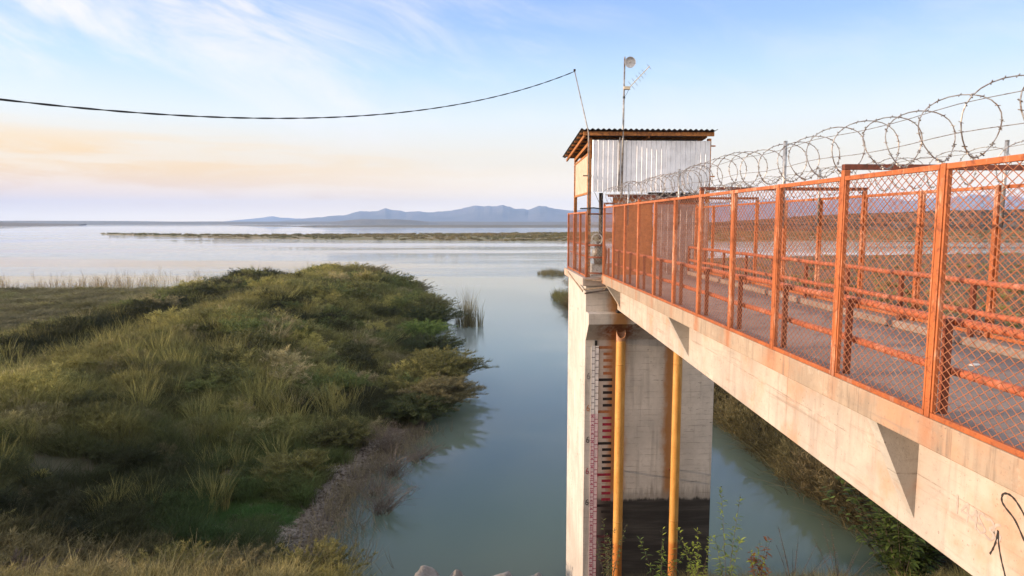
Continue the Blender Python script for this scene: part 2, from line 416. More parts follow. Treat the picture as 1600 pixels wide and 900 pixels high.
gy = np.concatenate([np.linspace(-60, -2, 10), np.arange(-1, 62, .5), np.linspace(62.7, 125, 90), np.linspace(127, 270, 60)])
GX, GY = np.meshgrid(gx, gy, indexing='ij')
g = link('ground', grid_mesh('ground', GX*K, GY*K, height(GX, GY)*K), 'ground'); tag(g, kind='structure')

# open water: one sheet to the far shore
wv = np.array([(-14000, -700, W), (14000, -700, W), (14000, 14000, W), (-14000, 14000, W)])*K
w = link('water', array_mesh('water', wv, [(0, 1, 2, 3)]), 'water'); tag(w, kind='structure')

def strip_land(name, F, B, crest, m, nu=160, nv=18, rough=.35, seed=0, ns=.02):
    F = np.array(F, float); B = np.array(B, float)
    s = np.linspace(0, 1, len(F)); u = np.linspace(0, 1, nu)
    f = np.stack([np.interp(u, s, F[:, i]) for i in (0, 1)], -1); b = np.stack([np.interp(u, s, B[:, i]) for i in (0, 1)], -1)
    cr = np.interp(u, s, crest)
    v = np.linspace(0, 1, nv)
    P = f[:, None]*(1-v[None, :, None]) + b[:, None]*v[None, :, None]
    X, Y = P[..., 0], P[..., 1]
    wob = (vnoise(X+seed, Y, ns*2, 3)-.5)
    Y = Y + wob*(Y.mean()*.015)
    prof = np.minimum(smoothstep(0, .25, v), smoothstep(0, .25, 1-v))[None]
    Z = W - .3 + (cr[:, None]+.3)*prof*(1-rough+2*rough*vnoise(X+seed, Y, ns, 5))
    o = link(name, grid_mesh(name, X*K, Y*K, Z*K), m); tag(o, kind='structure'); return o
strip_land('spit_land', [(-402, 696), (-375, 655), (-286, 564), (-163, 473), (-63, 420), (18, 390), (51, 376), (150, 368), (260, 378), (350, 392), (450, 385), (600, 360)],
           [(-404, 702), (-378, 676), (-300, 640), (-205, 590), (-95, 600), (30, 640), (90, 690), (250, 720), (450, 760), (650, 760), (800, 760), (900, 740)],
           [.15, .5, .8, 1.2, 1.5, 1.7, 1.8, 2., 2.2, 2.4, 2.6, 2.6], 'spit_land', seed=3)
strip_land('brown_hill', [(150, 640), (210, 640), (280, 640), (380, 640), (520, 620), (680, 590), (850, 560)],
           [(240, 1100), (310, 1180), (430, 1250), (560, 1250), (800, 1250), (1050, 1200), (1250, 1100)],
           [.6, 2.5, 9, 17, 24, 29, 31], 'brown_land', rough=.22, seed=40, ns=.008)
strip_land('tan_flat', [(-470, 1760), (-334, 1540), (-70, 1355), (180, 1340), (600, 1300), (1200, 1250)],
           [(-460, 2400), (-330, 2500), (-60, 2600), (260, 2600), (1000, 2500), (1900, 2300)], [.8, 2.2, 3., 3., 3.5, 5.], 'far_land', seed=9, ns=.004)
strip_land('low_islet', [(-800, 2090), (-700, 2000), (-600, 1900), (-520, 1830)], [(-798, 2130), (-690, 2060), (-590, 1960), (-510, 1860)], [.5, 1.8, 2., .6], 'far_land', seed=19, ns=.01)
strip_land('low_islet', [(-500, 1720), (-440, 1700), (-380, 1680), (-330, 1660)], [(-500, 1800), (-440, 1800), (-370, 1780), (-320, 1740)], [.6, 3.2, 4., .6], 'far_land', seed=23, ns=.01)
strip_land('left_shore', [(-2900, 1700), (-1900, 1900), (-1394, 1933), (-1385, 2272)], [(-5200, 2900), (-3900, 3900), (-2900, 3800), (-1900, 3200)], [10, 12, 13, 3], 'brown_land', seed=31, ns=.003)
strip_land('far_shore', [(-7000, 3600), (-3500, 3700), (-1900, 3120), (-1200, 3300), (-500, 3400), (500, 3300), (2000, 3000), (5000, 2600)],
           [(-9000, 7000), (-5000, 8000), (-2500, 8000), (-1000, 8200), (300, 8200), (2000, 8000), (5000, 7000), (8000, 6000)], [16, 20, 17, 17, 15, 14, 14, 16], 'far_land', nu=260, seed=51, ns=.0012)
strip_land('dark_hill', [(-830, 3560), (-650, 3520), (-450, 3480), (-280, 3480)], [(-950, 4300), (-750, 4300), (-550, 4300), (-350, 4200)], [14, 30, 26, 12], 'far_land', seed=61, ns=.004)

# mountains: a near blue range and a fainter one beyond it on the left
def mountains(name, prof, r0, r1, r2, seed):
    px = np.array([p[0] for p in prof], float); hh = np.array([p[1] for p in prof], float)
    n = 900; u = np.linspace(px[0], px[-1], n); tt = (u-752)/1000.
    hz = np.interp(u, px, hh); hz = hz*(1+.34*(vnoise(u, u*0+seed, .045, 4, .55)-.5))
    k = 26; v = np.linspace(0, 1, k); yy = np.where(v < .6, r0+(r1-r0)*v/.6, r1+(r2-r1)*(v-.6)/.4)
    X = tt[:, None]*yy[None]; Y = np.repeat(yy[None], n, 0)
    pr = np.where(v < .6, smoothstep(0, .6, v)**.85, smoothstep(0, .4, 1-v))[None]
    rid = np.abs(vnoise(X+seed, Y*.45, .0017, 6, .6)-.5)*2
    low = pr*(1-.55*(1-pr)*rid*1.6)
    Z = W + hz[:, None]*(low + .05*(vnoise(X, Y+seed, .004, 4)-.5)*pr)
    o = link(name, grid_mesh(name, X*K, Y*K, Z*K), 'mountain'); tag(o, kind='structure')
def hs(lst, d): return [(x, max(1, (347-y)/1000*d)+12) for x, y in lst]
mountains('mountains', hs([(430, 347), (480, 342), (513, 339), (543, 336), (571, 330.6), (590, 330), (604.7, 324.5), (618, 328.4), (636, 332.5), (652, 330), (680, 331), (697, 331), (720, 326), (742, 322.7), (765, 321.4),
    (785, 321.6), (810, 325), (824, 329), (844, 323.6), (866, 326.5), (889, 327.8), (940, 324), (1010, 318), (1090, 313), (1150, 316), (1220, 311), (1290, 315), (1360, 308), (1450, 313), (1540, 305), (1640, 310), (1800, 318), (2000, 335)], 9500), 7600, 9500, 11000, 100.)
mountains('far_mountains', hs([(350, 348), (380, 344), (410, 341), (433, 338), (450, 340), (480, 341), (520, 341), (580, 343), (640, 346)], 13500), 11800, 13500, 14500, 700.)

# ------------------------------------------------------------------ footbridge
X0, X1 = 3.745, 6.78
br = thing('footbridge', (5.25, 8, D_), 'long concrete footbridge with warm sunlit girder running out to the tower', 'footbridge')
MB().box(X0, X1, -7, 19.78, -1.9, D_).build('deck_slab', 'slab_concrete', br, bevel=.012)
MB().box(X0+.12, 6.40, -7, 19.7, D_, D_+.006).build('deck_surface', 'deck_concrete', br)
MB().box(6.405, 6.74, -7, 19.6, D_+.002, -1.515).build('kerb', 'deck_concrete', br, bevel=.02)
def gz(y): return -3.14 + .0236*(y-1.5)
for gx0, gx1 in ((4.25, 4.6), (5.9, 6.25)):
    MB().prism([(-7, -1.902), (19.72, -1.902), (19.72, -2.728), (-7, gz(-7))], gx0, gx1, 'x').build('girder', 'girder_concrete', br, bevel=.012)
for yb in (-1., 5.85, 12.78, 19.33):
    MB().prism([(3.80, -1.905), (4.248, -1.905), (4.248, gz(yb)+.13)], yb, yb+.15, 'y').build('bracket', 'bracket_concrete', br)
    MB().prism([(6.73, -1.905), (6.252, gz(yb)+.13), (6.252, -1.905)], yb, yb+.15, 'y').build('bracket', 'bracket_concrete', br)
# spray marks on the outer face of the near girder
_rb = [0]
def ribbon(pts, w, name, m, parent, x=4.25):
    """a painted stroke: one continuous strip 2-3 mm proud of the concrete"""
    P = np.array(pts, float); d = np.gradient(P, axis=0); d /= np.linalg.norm(d, axis=1)[:, None]; nrm = np.stack([-d[:, 1], d[:, 0]], -1)
    _rb[0] += 1; xo = x-.0022-.0004*(_rb[0] % 5); n = len(P)
    ww = w*.5*(.75+.5*np.abs(np.sin(np.arange(n)*.7+_rb[0])))[:, None]
    A_ = P+nrm*ww; B_ = P-nrm*ww
    v = [(xo, *q) for q in A_]+[(xo, *q) for q in B_]+[(x-.0006, *q) for q in A_]+[(x-.0006, *q) for q in B_]
    f = []
    for k in range(n-1): f += [(k, k+1, n+k+1, n+k), (k, 2*n+k, 2*n+k+1, k+1), (n+k, n+k+1, 3*n+k+1, 3*n+k)]
    return MB().add(v, f).build(name, m, parent, recalc=False)
def smooth_pts(p, n=6):
    p = np.array(p, float); out = []
    q = np.vstack([2*p[0]-p[1], p, 2*p[-1]-p[-2]])
    for i in range(1, len(q)-2):
        for k in range(n):
            t = k/n; out.append(.5*((2*q[i])+(-q[i-1]+q[i+1])*t+(2*q[i-1]-5*q[i]+4*q[i+1]-q[i+2])*t*t+(-q[i-1]+3*q[i]-3*q[i+1]+q[i+2])*t**3))
    return out + [p[-1]]
ribbon(smooth_pts([(4.60, -2.49), (4.70, -2.37), (4.80, -2.31), (4.84, -2.27), (4.835, -2.215), (4.79, -2.19), (4.73, -2.20), (4.66, -2.25), (4.55, -2.36), (4.42, -2.47), (4.40, -2.56), (4.47, -2.57), (4.60, -2.49)]), .016, 'graffiti_loop', 'graffiti_black', br)
ribbon(smooth_pts([(4.852, -2.53), (4.863, -2.62), (4.885, -2.70), (4.915, -2.77)]), .014, 'graffiti_stroke', 'graffiti_black', br)
ribbon(smooth_pts([(4.848, -2.535), (4.835, -2.64), (4.80, -2.75), (4.76, -2.84), (4.735, -2.90)]), .013, 'graffiti_stroke', 'graffiti_black', br)
def glyph(cx, cz, s, strokes, w=.02):
    for st in strokes:
        ribbon(smooth_pts([(cx - a*s, cz + b*s) for a, b in st], 4), w, 'graffiti_letter', 'graffiti_faint', br)
glyph(5.36, -2.60, .17, [[(.3, 0), (.3, 1)], [(.3, 1), (.15, .8)]])
glyph(5.27, -2.62, .17, [[(.5, 0), (.5, 1)], [(.5, 1), (.05, .4)], [(.05, .4), (.8, .4)]])
glyph(5.17, -2.64, .17, [[(.5, 0), (.5, 1)], [(.5, 1), (.05, .4)], [(.05, .4), (.8, .4)]])
glyph(5.085, -2.64, .17, [[(.6, .9), (.3, 1), (.1, .8), (.35, .5), (.6, .25), (.35, 0), (.05, .12)]])
glyph(4.99, -2.65, .17, [[(.05, .9), (.35, 1), (.55, .78), (.3, .52)], [(.3, .52), (.6, .3), (.4, 0), (.05, .1)]])
glyph(4.905, -2.62, .15, [[(.5, .95), (.2, .8), (.05, .35), (.3, 0), (.55, .25), (.3, .45), (.08, .3)]])

# ------------------------------------------------------------------ mesh fences along both sides
PY = [5.10 + 1.453*k for k in range(-2, 11)]
FT = .475
def mesh_panel(mb, p0, p1, z0, z1, dw=.1, dh=.078, th=.0052, dp=.004):
    """two families of straight slanted strands between p0 and p1 (plan points), clipped to the panel"""
    a = Vector((*p0, 0)); b = Vector((*p1, 0)); L = (b-a).length; d = (b-a)/L; H = z1-z0; sl = dh/dw
    nrm = Vector((-d.y, d.x, 0))
    for sg in (1, -1):
        c = -L*sl if sg > 0 else 0
        top = H if sg > 0 else H + L*sl
        c += dh*.5
        while c < top:
            # line h = c + sg*sl*s
            s0, s1 = 0., L
            h0 = c; h1 = c + sg*sl*L
            lo, hi = (h0, h1)
            if sg > 0:
                if lo < 0: s0 = -c/sl
                if hi > H: s1 = (H-c)/sl
            else:
                if lo > H: s0 = (c-H)/sl
                if hi < 0: s1 = c/sl
            if s1 - s0 > .02:
                q0 = a + d*s0 + Vector((0, 0, z0 + c + sg*sl*s0)) + nrm*(dp*.6*sg); q1 = a + d*s1 + Vector((0, 0, z0 + c + sg*sl*s1)) + nrm*(dp*.6*sg)
                mb.bar(q0, q1, dp, th, up=(-d.y*0, 0, 1) if False else nrm.cross(q1-q0))
            c += dh
def fence(x, zb, side, label):
    f = thing('mesh_fence', (x, 10.9, zb), label, 'fence')
    for i, y in enumerate(PY):
        MB().box(x-.034, x+.034, y-.030, y+.030, zb, FT+(.06 if (i % 3 == 0) else 0)).build('post', 'orange_paint', f, bevel=.006)
    for i in range(len(PY)-1):
        y0, y1 = PY[i]+.04, PY[i+1]-.04; xo = x-side*.012
        fr = MB()
        fr.box(xo-.02, xo+.02, y0, y1, FT-.05, FT-.004).box(xo-.02, xo+.02, y0, y1, zb+.004, zb+.05)
        fr.box(xo-.018, xo+.018, y0, y0+.02, zb+.052, FT-.052).box(xo-.018, xo+.018, y1-.02, y1, zb+.052, FT-.052)
        fo = fr.build('panel_frame', 'orange_paint', f, bevel=.004)
        mb = MB(); mesh_panel(mb, (xo, y0+.01), (xo, y1-.01), zb+.04, FT-.04)
        mb.build('mesh_panel', 'orange_mesh', f, recalc=False)
    for y in ((8.07, 12.42, 16.76) if side > 0 else (7.85, 12.3, 16.7)):
        MB().tube([(x+side*.07, y, FT-.55), (x+side*.07, y, 1.02)], .024, 10).build('wire_pole', 'galvanised', f, smooth=True)
    for zz in (.70, .93):
        n = 60
        MB().tube([(x+side*.07+.01*math.sin(k*1.7), PY[0]+(PY[-1]-PY[0])*k/n, zz+.015*math.sin(k*.8)) for k in range(n+1)], .0035, 4).build('straight_wire', 'wire_steel', f)
    return f
fl = fence(3.78, D_, 1, 'orange mesh fence on the near side of the footbridge above the sunlit girder')
fr_ = fence(6.65, -1.51, -1, 'orange mesh fence on the far side of the footbridge, seen through the near one')
for i, y in enumerate(PY):
    if i % 3 == 0 and y > 3:
        t_ = thing('cross_bar', (5.2, y, FT+.09), {3: 'rusty cross bar joining both fences, nearest to the camera', 6: 'second nearest rusty cross bar over the footbridge deck',
             9: 'third rusty cross bar over the footbridge deck', 12: 'rusty cross bar beside the tower hut, farthest of the row'}.get(i, 'rusty cross bar over the footbridge deck'), 'cross bar', 'cross bars over the footbridge')
        MB().box(3.75, 6.68, y-.03, y+.03, FT+.065, FT+.12).build('bar', 'dark_orange', t_)
        MB().box(3.755, 3.815, y-.025, y+.025, FT+.06, FT+.064).build('end_plate', 'dark_orange', t_)

def guardrail(x, zs, label, side):
    gr = thing('pipe_guardrail', (x, 10, D_), label, 'guardrail')
    for z in zs:
        n = 40; MB().tube([(x, 2.0+17.4*k/n, z+.006*math.sin(k*1.3)) for k in range(n+1)], .038, 12).build('pipe', 'orange_rail', gr, smooth=True)
    for y in PY:
        MB().box(x+side*.045, x+side*.10, y+.05, y+.11, D_, zs[0]+.03).build('post', 'dark_orange', gr, bevel=.006)
guardrail(4.02, (-.84, -1.265), 'orange pipe guardrail just inside the near fence', -1)
guardrail(6.40, (-.77, -1.165), 'orange pipe guardrail standing behind the kerb by the far fence', 1)

def razor(x, label, seed, y0=2.3, y1=19.0):
    r = np.random.default_rng(seed); pts = []; y = y0; a = 0
    th = 0; loops = []
    while y < y1:
        pitch = r.choice([.10, .26, .46, .62], p=[.24, .2, .28, .28]); rad = .25*(.86+.24*r.random()); loops.append((pitch, rad, r.random()*.03-.015, r.random()*.5-.25))
        y += pitch
    y = y0; n = 26; last = loops[0]
    for i in range(len(loops)):
        p0 = loops[i]; p1 = loops[min(i+1, len(loops)-1)]
        for k in range(n):
            t = k/n; an = 2*math.pi*t; rad = p0[1]*(1-t)+p1[1]*t; dx = p0[2]*(1-t)+p1[2]*t; tl = p0[3]*(1-t)+p1[3]*t
            ct = math.cos(an-math.pi/2); st = math.sin(an-math.pi/2)
            pts.append((x + dx + rad*ct, y + p0[0]*t + .10*math.sin(an*1.0)*0 + tl*.3*st + .05*math.sin(2*an), FT+.05+rad + rad*st - .02))
        y += p0[0]
    mb = MB(); mb.tube(pts, .0052, 5)
    o = mb.build('razor_wire', 'wire_steel', None, recalc=False)
    bb = MB()
    P = np.array(pts); seg = np.r_[0, np.cumsum(np.linalg.norm(np.diff(P, axis=0), axis=1))]
    for s in np.arange(.05, seg[-1], .105):
        i = min(np.searchsorted(seg, s), len(P)-1); p = Vector(P[i]); d = Vector(P[i]-P[i-1]).normalized()
        u = d.cross(Vector((.3, .5, .8))).normalized(); v = d.cross(u)
        for q in (u, v): bb.bar(p-q*.017-d*.008, p+q*.017+d*.008, .010, .004, up=d)
    b_ = bb.build('barbs', 'wire_steel', o, recalc=False)
    tag(o, label, 'razor wire', 'razor wire coils'); return o
razor(3.86, 'coil of razor wire along the top of the near fence', 4)
razor(6.58, 'coil of razor wire along the top of the far fence', 9)

# ------------------------------------------------------------------ intake tower pier
pr = thing('tower_pier', (5.4, 22, -16.5), 'tall board-marked concrete pier with rust stains standing in the water', 'pier')
MB().box(3.29, 7.52, 20, 24, -16.5, -2.0).build('shaft', 'pier_concrete', pr, bevel=.015)
MB().prism([(20.0, -2.82), (19.47, -2.82), (19.47, -3.16), (20.0, -3.74)], 3.302, 7.50, 'x').build('bearing_ledge', 'pier_concrete', pr, bevel=.012)
for gx0 in (4.2, 5.85):
    MB().box(gx0, gx0+.45, 19.5, 19.75, -2.818, -2.735).build('bearing_pad', 'dark_steel', pr)
MB().prism([(3.17, 19.88), (7.6, 19.88), (7.6, 24.35), (3.17, 24.35)], -2.0, -1.74, 'z').build('platform_slab', 'girder_concrete', pr, bevel=.015)

# painted depth marks on the pier, numbers included
def text_mesh(body, size, name, m, parent, x, y, z):
    cu = bpy.data.curves.new(name, 'FONT'); cu.body = body; cu.size = size; cu.extrude = .001; cu.align_x = 'CENTER'; cu.resolution_u = 3
    o = bpy.data.objects.new(name+'_source', cu); C.objects.link(o); bpy.context.view_layer.update()
    me = bpy.data.meshes.new_from_object(o.evaluated_get(bpy.context.evaluated_depsgraph_get())); bpy.data.objects.remove(o)
    co = np.empty(len(me.vertices)*3); me.vertices.foreach_get('co', co); co = co.reshape(-1, 3)
    v = np.stack([co[:, 0]*.82, -co[:, 2], co[:, 1]], -1) + np.array((x, y, z)) - np.array(root_loc(parent))
    me.vertices.foreach_set('co', v.ravel()); me.name = name
    return link(name, me, m, parent)
zt0, dz = -3.985, .2107
k = 0
cols = (['mark_rust']*5 + ['mark_black']*5 + ['mark_rust'] + ['mark_red']*4 + ['mark_black']*5 + ['mark_red']*5 + ['mark_black']*2 + [None]*3 + ['mark_faded']*5)
for k, cm in enumerate(cols):
    if cm is None: continue
    z = zt0 - dz*k; lng = k % 5 == 0
    MB().box(3.74 if lng else 3.885, 4.185, 19.996, 19.999, z-.048, z+.042).build('depth_mark', cm, pr)
for i, (s_, m_) in enumerate((('68', 'tick_grey'), ('67', 'mark_rust'), ('66', 'mark_black'), ('65', 'mark_red'), ('64', 'mark_black'))):
    text_mesh(s_, .31, 'depth_number', m_, pr, 3.475, 19.996, zt0 - dz*5*(i+1) + .02)

# staff gauge
sg = thing('staff_gauge', (3.60, 19.95, -7), 'narrow white and pink staff gauge bolted to the pier face', 'gauge')
MB().box(3.50, 3.735, 19.965, 19.99, -6.15, -3.93).build('upper_board', 'gauge_white', sg)
MB().box(3.50, 3.735, 19.965, 19.99, -11.9, -6.154).build('lower_board', 'gauge_pink', sg)
MB().box(3.60, 3.68, 19.97, 19.995, -3.925, -3.76).build('hanger', 'mark_black', sg)
for z0, z1, st, m_, nm in ((-6.15, -3.93, .106, 'tick_grey', 'upper_board'), (-11.9, -6.154, .0705, 'tick_red', 'lower_board')):
    mb = MB(); mb.box(3.608, 3.620, 19.9625, 19.9645, z0, z1); mb.box(3.500, 3.507, 19.9625, 19.9645, z0, z1); mb.box(3.728, 3.735, 19.9625, 19.9645, z0, z1)
    n = int((z1-z0)/st)
    for i in range(n):
        z = z1 - st*(i+.5)
        if i % 2 or m_ == 'tick_red' and i % 3 == 0: mb.box(3.508, 3.607, 19.9625, 19.9645, z-.011, z+.011)
        else: mb.box(3.621, 3.727, 19.9625, 19.9645, z-.011, z+.011)
        if m_ == 'tick_red' and i % 4 == 1: mb.box(3.53, 3.58, 19.9625, 19.9645, z+.018, z+.045)
    mb.build('graduation', m_, sg)

# two pipes down the front of the pier
def pipe(x, top, lbl, mitre):
    p_ = thing('drain_pipe', (x, 19.75, -14), lbl, 'pipe')
    r = .15; n = 28; yc = 19.62; zt = top
    v = []; f = []
    zs = [-14.5, -9.5, -6.0, top-.35]
    ring = lambda z, rr, tilt=0: [(x+rr*math.cos(2*math.pi*k/n), yc+rr*math.sin(2*math.pi*k/n), z + tilt*math.sin(2*math.pi*k/n)*rr) for k in range(n)]
    for z in zs: v += ring(z, r)
    v += ring(top, r, mitre); v += ring(top, r-.022, mitre); v += ring(top-1.2, r-.022)
    for i in range(len(zs)+2):
        for k in range(n): f.append((i*n+k, i*n+(k+1) % n, (i+1)*n+(k+1) % n, (i+1)*n+k))
    f.append(tuple((len(zs)+2)*n+k for k in range(n)))
    mb = MB(); mb.add(v, f); mb.build('pipe_wall', 'pipe_yellow', p_, smooth=True)
    for z in (-4.45, -9.6):
        if z < top: MB().tube([(x, yc, z-.02), (x, yc, z+.02)], r+.003, 28).build('weld_collar', 'pipe_yellow', p_, smooth=True)
    for z in (-8.05,):
        MB().box(x-.10, x+.10, yc+.13, 20.0, z-.012, z+.012).build('wall_bracket', 'dark_orange', p_)
pipe(4.36, -3.42, 'yellow open-topped pipe beside the painted depth marks', 1.3)
pipe(6.18, -2.95, 'yellow pipe rising behind the girder on the right of the pier face', 0)

# ------------------------------------------------------------------ tower fence and its chain-link gap
tf = thing('tower_fence', (3.3, 22, -1.74), 'short orange mesh fence round the left edge of the tower platform', 'fence')
for y in (20.02, 21.3, 22.7, 24.2):
    MB().box(3.265, 3.335, y-.035, y+.035, -1.738, .335).build('post', 'orange_paint', tf, bevel=.005)
for y0, y1 in ((20.06, 21.26), (21.34, 22.66), (22.74, 24.16)):
    fr = MB(); fr.box(3.28, 3.32, y0, y1, .285, .33).box(3.28, 3.32, y0, y1, -1.72, -1.67)
    fr.build('panel_frame', 'orange_paint', tf)
    for z in (-.72, -1.1): MB().tube([(3.37, y0, z), (3.37, y1, z)], .03, 8).build('pipe_rail', 'orange_rail', tf, smooth=True)
    mb = MB(); mesh_panel(mb, (3.30, y0), (3.30, y1), -1.68, .29); mb.build('mesh_panel', 'orange_mesh', tf, recalc=False)
mb = MB(); mesh_panel(mb, (3.345, 20.0), (3.75, 19.72), -1.72, .22, .1, .1, .006, .005); mb.build('chain_link_panel', 'wire_steel', tf, recalc=False)
for z in (.24, -.72, -1.1, -1.6): MB().tube([(3.34, 20.03, z), (3.76, 19.74, z)], .016 if z == .24 else .035, 8).build('pipe_rail', 'dark_orange' if z < 0 else 'dark_steel', tf, smooth=True)
mb = MB(); mesh_panel(mb, (3.4, 24.2), (7.2, 24.2), -1.70, .29); mb.build('mesh_panel', 'orange_mesh', tf, recalc=False)
MB().box(3.34, 7.4, 24.17, 24.23, .29, .335).build('panel_frame', 'orange_paint', tf)

# ------------------------------------------------------------------ hut on the tower
hut = thing('hut', (5.3, 22, -1.74), 'small timber hut with white corrugated front on the tower platform', 'hut')
def zr(y): return 2.79 - (y-19.75)*.088
for (x, y) in ((3.38, 20.12), (3.42, 23.3), (7.15, 20.12), (7.15, 23.3)):
    MB().box(x-.055, x+.055, y-.055, y+.055, -1.738, zr(y)-.16).build('post', 'roof_timber', hut, bevel=.006)
MB().box(3.15, 7.22, 19.86, 19.94, 2.645, 2.765).build('beam', 'roof_timber', hut, bevel=.006)
MB().box(3.15, 7.22, 23.5, 23.58, zr(23.5)-.15, zr(23.5)-.02).build('beam', 'roof_timber', hut)
MB().bar((3.38, 20.18, 2.43), (3.42, 23.24, zr(23.24)-.24), .09, .1).build('beam', 'roof_timber', hut)
for i in range(7):
    y = 20.05 + i*.58
    MB().box(3.06, 7.2, y-.025, y+.025, zr(y)-.07, zr(y)-.015).build('purlin', 'roof_timber', hut)
for x in (3.2, 5.2, 7.0):
    MB().bar((x, 19.95, zr(19.95)-.12), (x, 24.1, zr(24.1)-.12), .05, .09).build('rafter', 'roof_timber', hut)
# corrugated roof
nx = 46*6
xs = np.linspace(3.05, 7.28, nx); ys = np.linspace(19.72, 24.3, 8)
GXr, GYr = np.meshgrid(xs, ys, indexing='ij'); Zr = zr(GYr) + .02 + .022*np.sin(GXr*2*math.pi/.168)
me = grid_mesh('roof', GXr-5.3, GYr-22, Zr+1.74); o = link('roof', me, 'roof_tin', hut)
so = o.modifiers.new('thick', 'SOLIDIFY'); so.thickness = .006; so.offset = 1
# ribbed sheets
def ribbed(x0, x1, z0, z1, y, m, name, pitch=.155, depth=.032, parent=hut, plan=None):
    pts = []; x = x0; i = 0
    prof = [(0, 0), (.022, -depth), (.05, -depth), (.072, 0)]
    while x < x1:
        for a, b in prof:
            if x+a <= x1: pts.append((x+a, y+b))
        x += pitch
    pts.append((x1, y)); P = np.array(pts)
    n = len(P); v = [(px, py, z) for z in (z0, z1) for px, py in P]
    mb = MB(); mb.add(v, [(i, i+1, n+i+1, n+i) for i in range(n-1)])
    o = mb.build(name, m, parent, recalc=False); s = o.modifiers.new('thick', 'SOLIDIFY'); s.thickness = .004
    return o
ribbed(3.45, 4.40, .945, 2.525, 20.02, 'white_sheet', 'wall_sheet')
ribbed(4.36, 7.17, .955, 2.52, 20.05, 'white_sheet', 'wall_sheet')
ribbed(5.45, 7.17, -1.72, .60, 20.05, 'grey_sheet', 'lower_sheet', pitch=.2)
MB().box(5.3, 7.1, 20.3, 20.34, .6, .94).build('gap_shade', 'dark_steel', hut)  # dark sheet added behind the open gap to stand for its shade
MB().box(3.395, 3.415, 20.2, 23.2, .95, 2.12).build('plywood_panel', 'plywood', hut)
MB().box(3.38, 3.43, 20.18, 23.24, .88, .948).build('panel_batten', 'roof_timber', hut)
MB().bar((3.40, 20.18, 2.16), (3.41, 23.24, 2.05), .05, .06).build('panel_batten', 'roof_timber', hut)
MB().box(4.15, 5.42, 20.16, 20.21, -1.72, .80).build('door', 'door_wood', hut)
MB().box(3.95, 5.5, 19.95, 20.35, .845, .865).build('door_canopy', 'grey_sheet', hut)
MB().box(3.95, 5.5, 19.96, 20.0, .78, .843).build('canopy_batten', 'dark_orange', hut)
for z in (1.43, 2.37): MB().box(7.1, 7.34, 20.06, 20.1, z-.02, z+.02).build('stub_batten', 'roof_timber', hut)
for z in (1.43,): MB().box(3.16, 3.44, 19.955, 19.99, z-.02, z+.02).build('stub_batten', 'grey_wood', hut)
MB().tube([(3.55, 20.1, .93), (3.72, 19.95, .5), (3.8, 19.9, .22)], .008, 5).build('stay_wire', 'dark_steel', hut)
MB().tube([(3.1, 20.1, .42), (3.5, 19.92, .44), (3.8, 19.85, .40)], .022, 6).build('cable_bundle', 'black_rubber', hut)

# valve hoist inside the gap
vh = thing('valve_hoist', (3.85, 20.9, -1.74), 'dark valve hoist with tall stem pipe behind the chain-link gap', 'valve hoist')
MB().tube([(3.85, 20.6, -.55), (3.85, 20.6, .93)], .065, 14).build('stem_pipe', 'dark_steel', vh, smooth=True)
MB().box(3.55, 4.1, 20.5, 21.0, -1.735, -1.35).build('pedestal', 'grey_paint', vh, bevel=.02)
MB().tube([(3.85, 20.6, -1.35), (3.85, 20.6, -.95), (3.85, 20.6, -.62)], [.2, .24, .12], 16).build('gearbox', 'dark_steel', vh, smooth=True)
MB().tube([(3.6, 20.6, -.98), (4.0, 20.6, -.98)], .13, 14).build('motor', 'grey_paint', vh, smooth=True)
MB().tube([(3.7+.17*math.cos(a), 20.38, -.55+.17*math.sin(a)) for a in np.linspace(0, 2*math.pi, 25)], .018, 8, cap=False).build('hand_wheel', 'grey_paint', vh, smooth=True)

# planks hanging at the platform corner
def plank(a, b, w, h, label, m='grey_wood'):
    mb = MB().bar(a, b, w, h); o = mb.build('plank', m, None, bevel=.004); tag(o, label, 'plank', 'loose planks at the tower platform corner'); return o
plank((3.24, 19.84, -1.79), (4.05, 19.58, -1.83), .12, .035, 'topmost weathered plank across the tower platform corner')
plank((3.20, 19.80, -2.10), (4.00, 19.50, -1.98), .13, .04, 'sagging weathered plank below the platform corner, above the pale pier block')
plank((3.22, 19.76, -2.22), (3.95, 19.46, -2.07), .05, .05, 'thin dark batten, lowest of the loose timbers at the platform corner', 'dark_steel')
plank((3.16, 23.2, -1.80), (3.17, 19.86, -2.16), .03, .05, 'long batten slanting down the sunlit side of the platform', 'grey_wood')
plank((4.02, 19.6, -1.75), (3.78, 19.55, -2.10), .09, .03, 'short broken plank leaning beside the girder end')
plank((3.98, 19.45, -1.98), (4.26, 19.28, -2.72), .03, .03, 'slim pale stick hanging beside the girder end', 'plywood')

# ------------------------------------------------------------------ antenna mast
am = thing('antenna_mast', (4.36, 19.88, .9), 'thin steel mast with small dish and antenna in front of the white sheet', 'antenna mast')
MB().tube([(4.355, 19.88, .75), (4.37, 19.88, 2.8), (4.384, 19.9, 5.0)], [.034, .030, .024], 10).build('pole', 'pole_steel', am, smooth=True)
MB().tube([(4.27, 19.9, .95), (4.28, 19.9, 2.6)], .022, 8).build('brace_pole', 'pole_steel', am, smooth=True)
n = 28; v = []; f = []
for i, rr in enumerate((.001, .06, .11, .15, .165, .165, .10, .001)):
    dy = (.06, .05, .03, -.005, -.03, .0, .09, .10)[i]
    for k in range(n): v.append((4.535+rr*math.cos(2*math.pi*k/n), 19.82+dy, 4.82+rr*math.sin(2*math.pi*k/n)))
f = [(i*n+k, i*n+(k+1) % n, (i+1)*n+(k+1) % n, (i+1)*n+k) for i in range(7) for k in range(n)]
dish = MB().add(v, f).build('dish', 'dish_white', am, smooth=True)
MB().tube([(4.535, 19.85, 4.82), (4.535, 19.72, 4.82)], .018, 8).build('feed', 'grey_paint', dish)
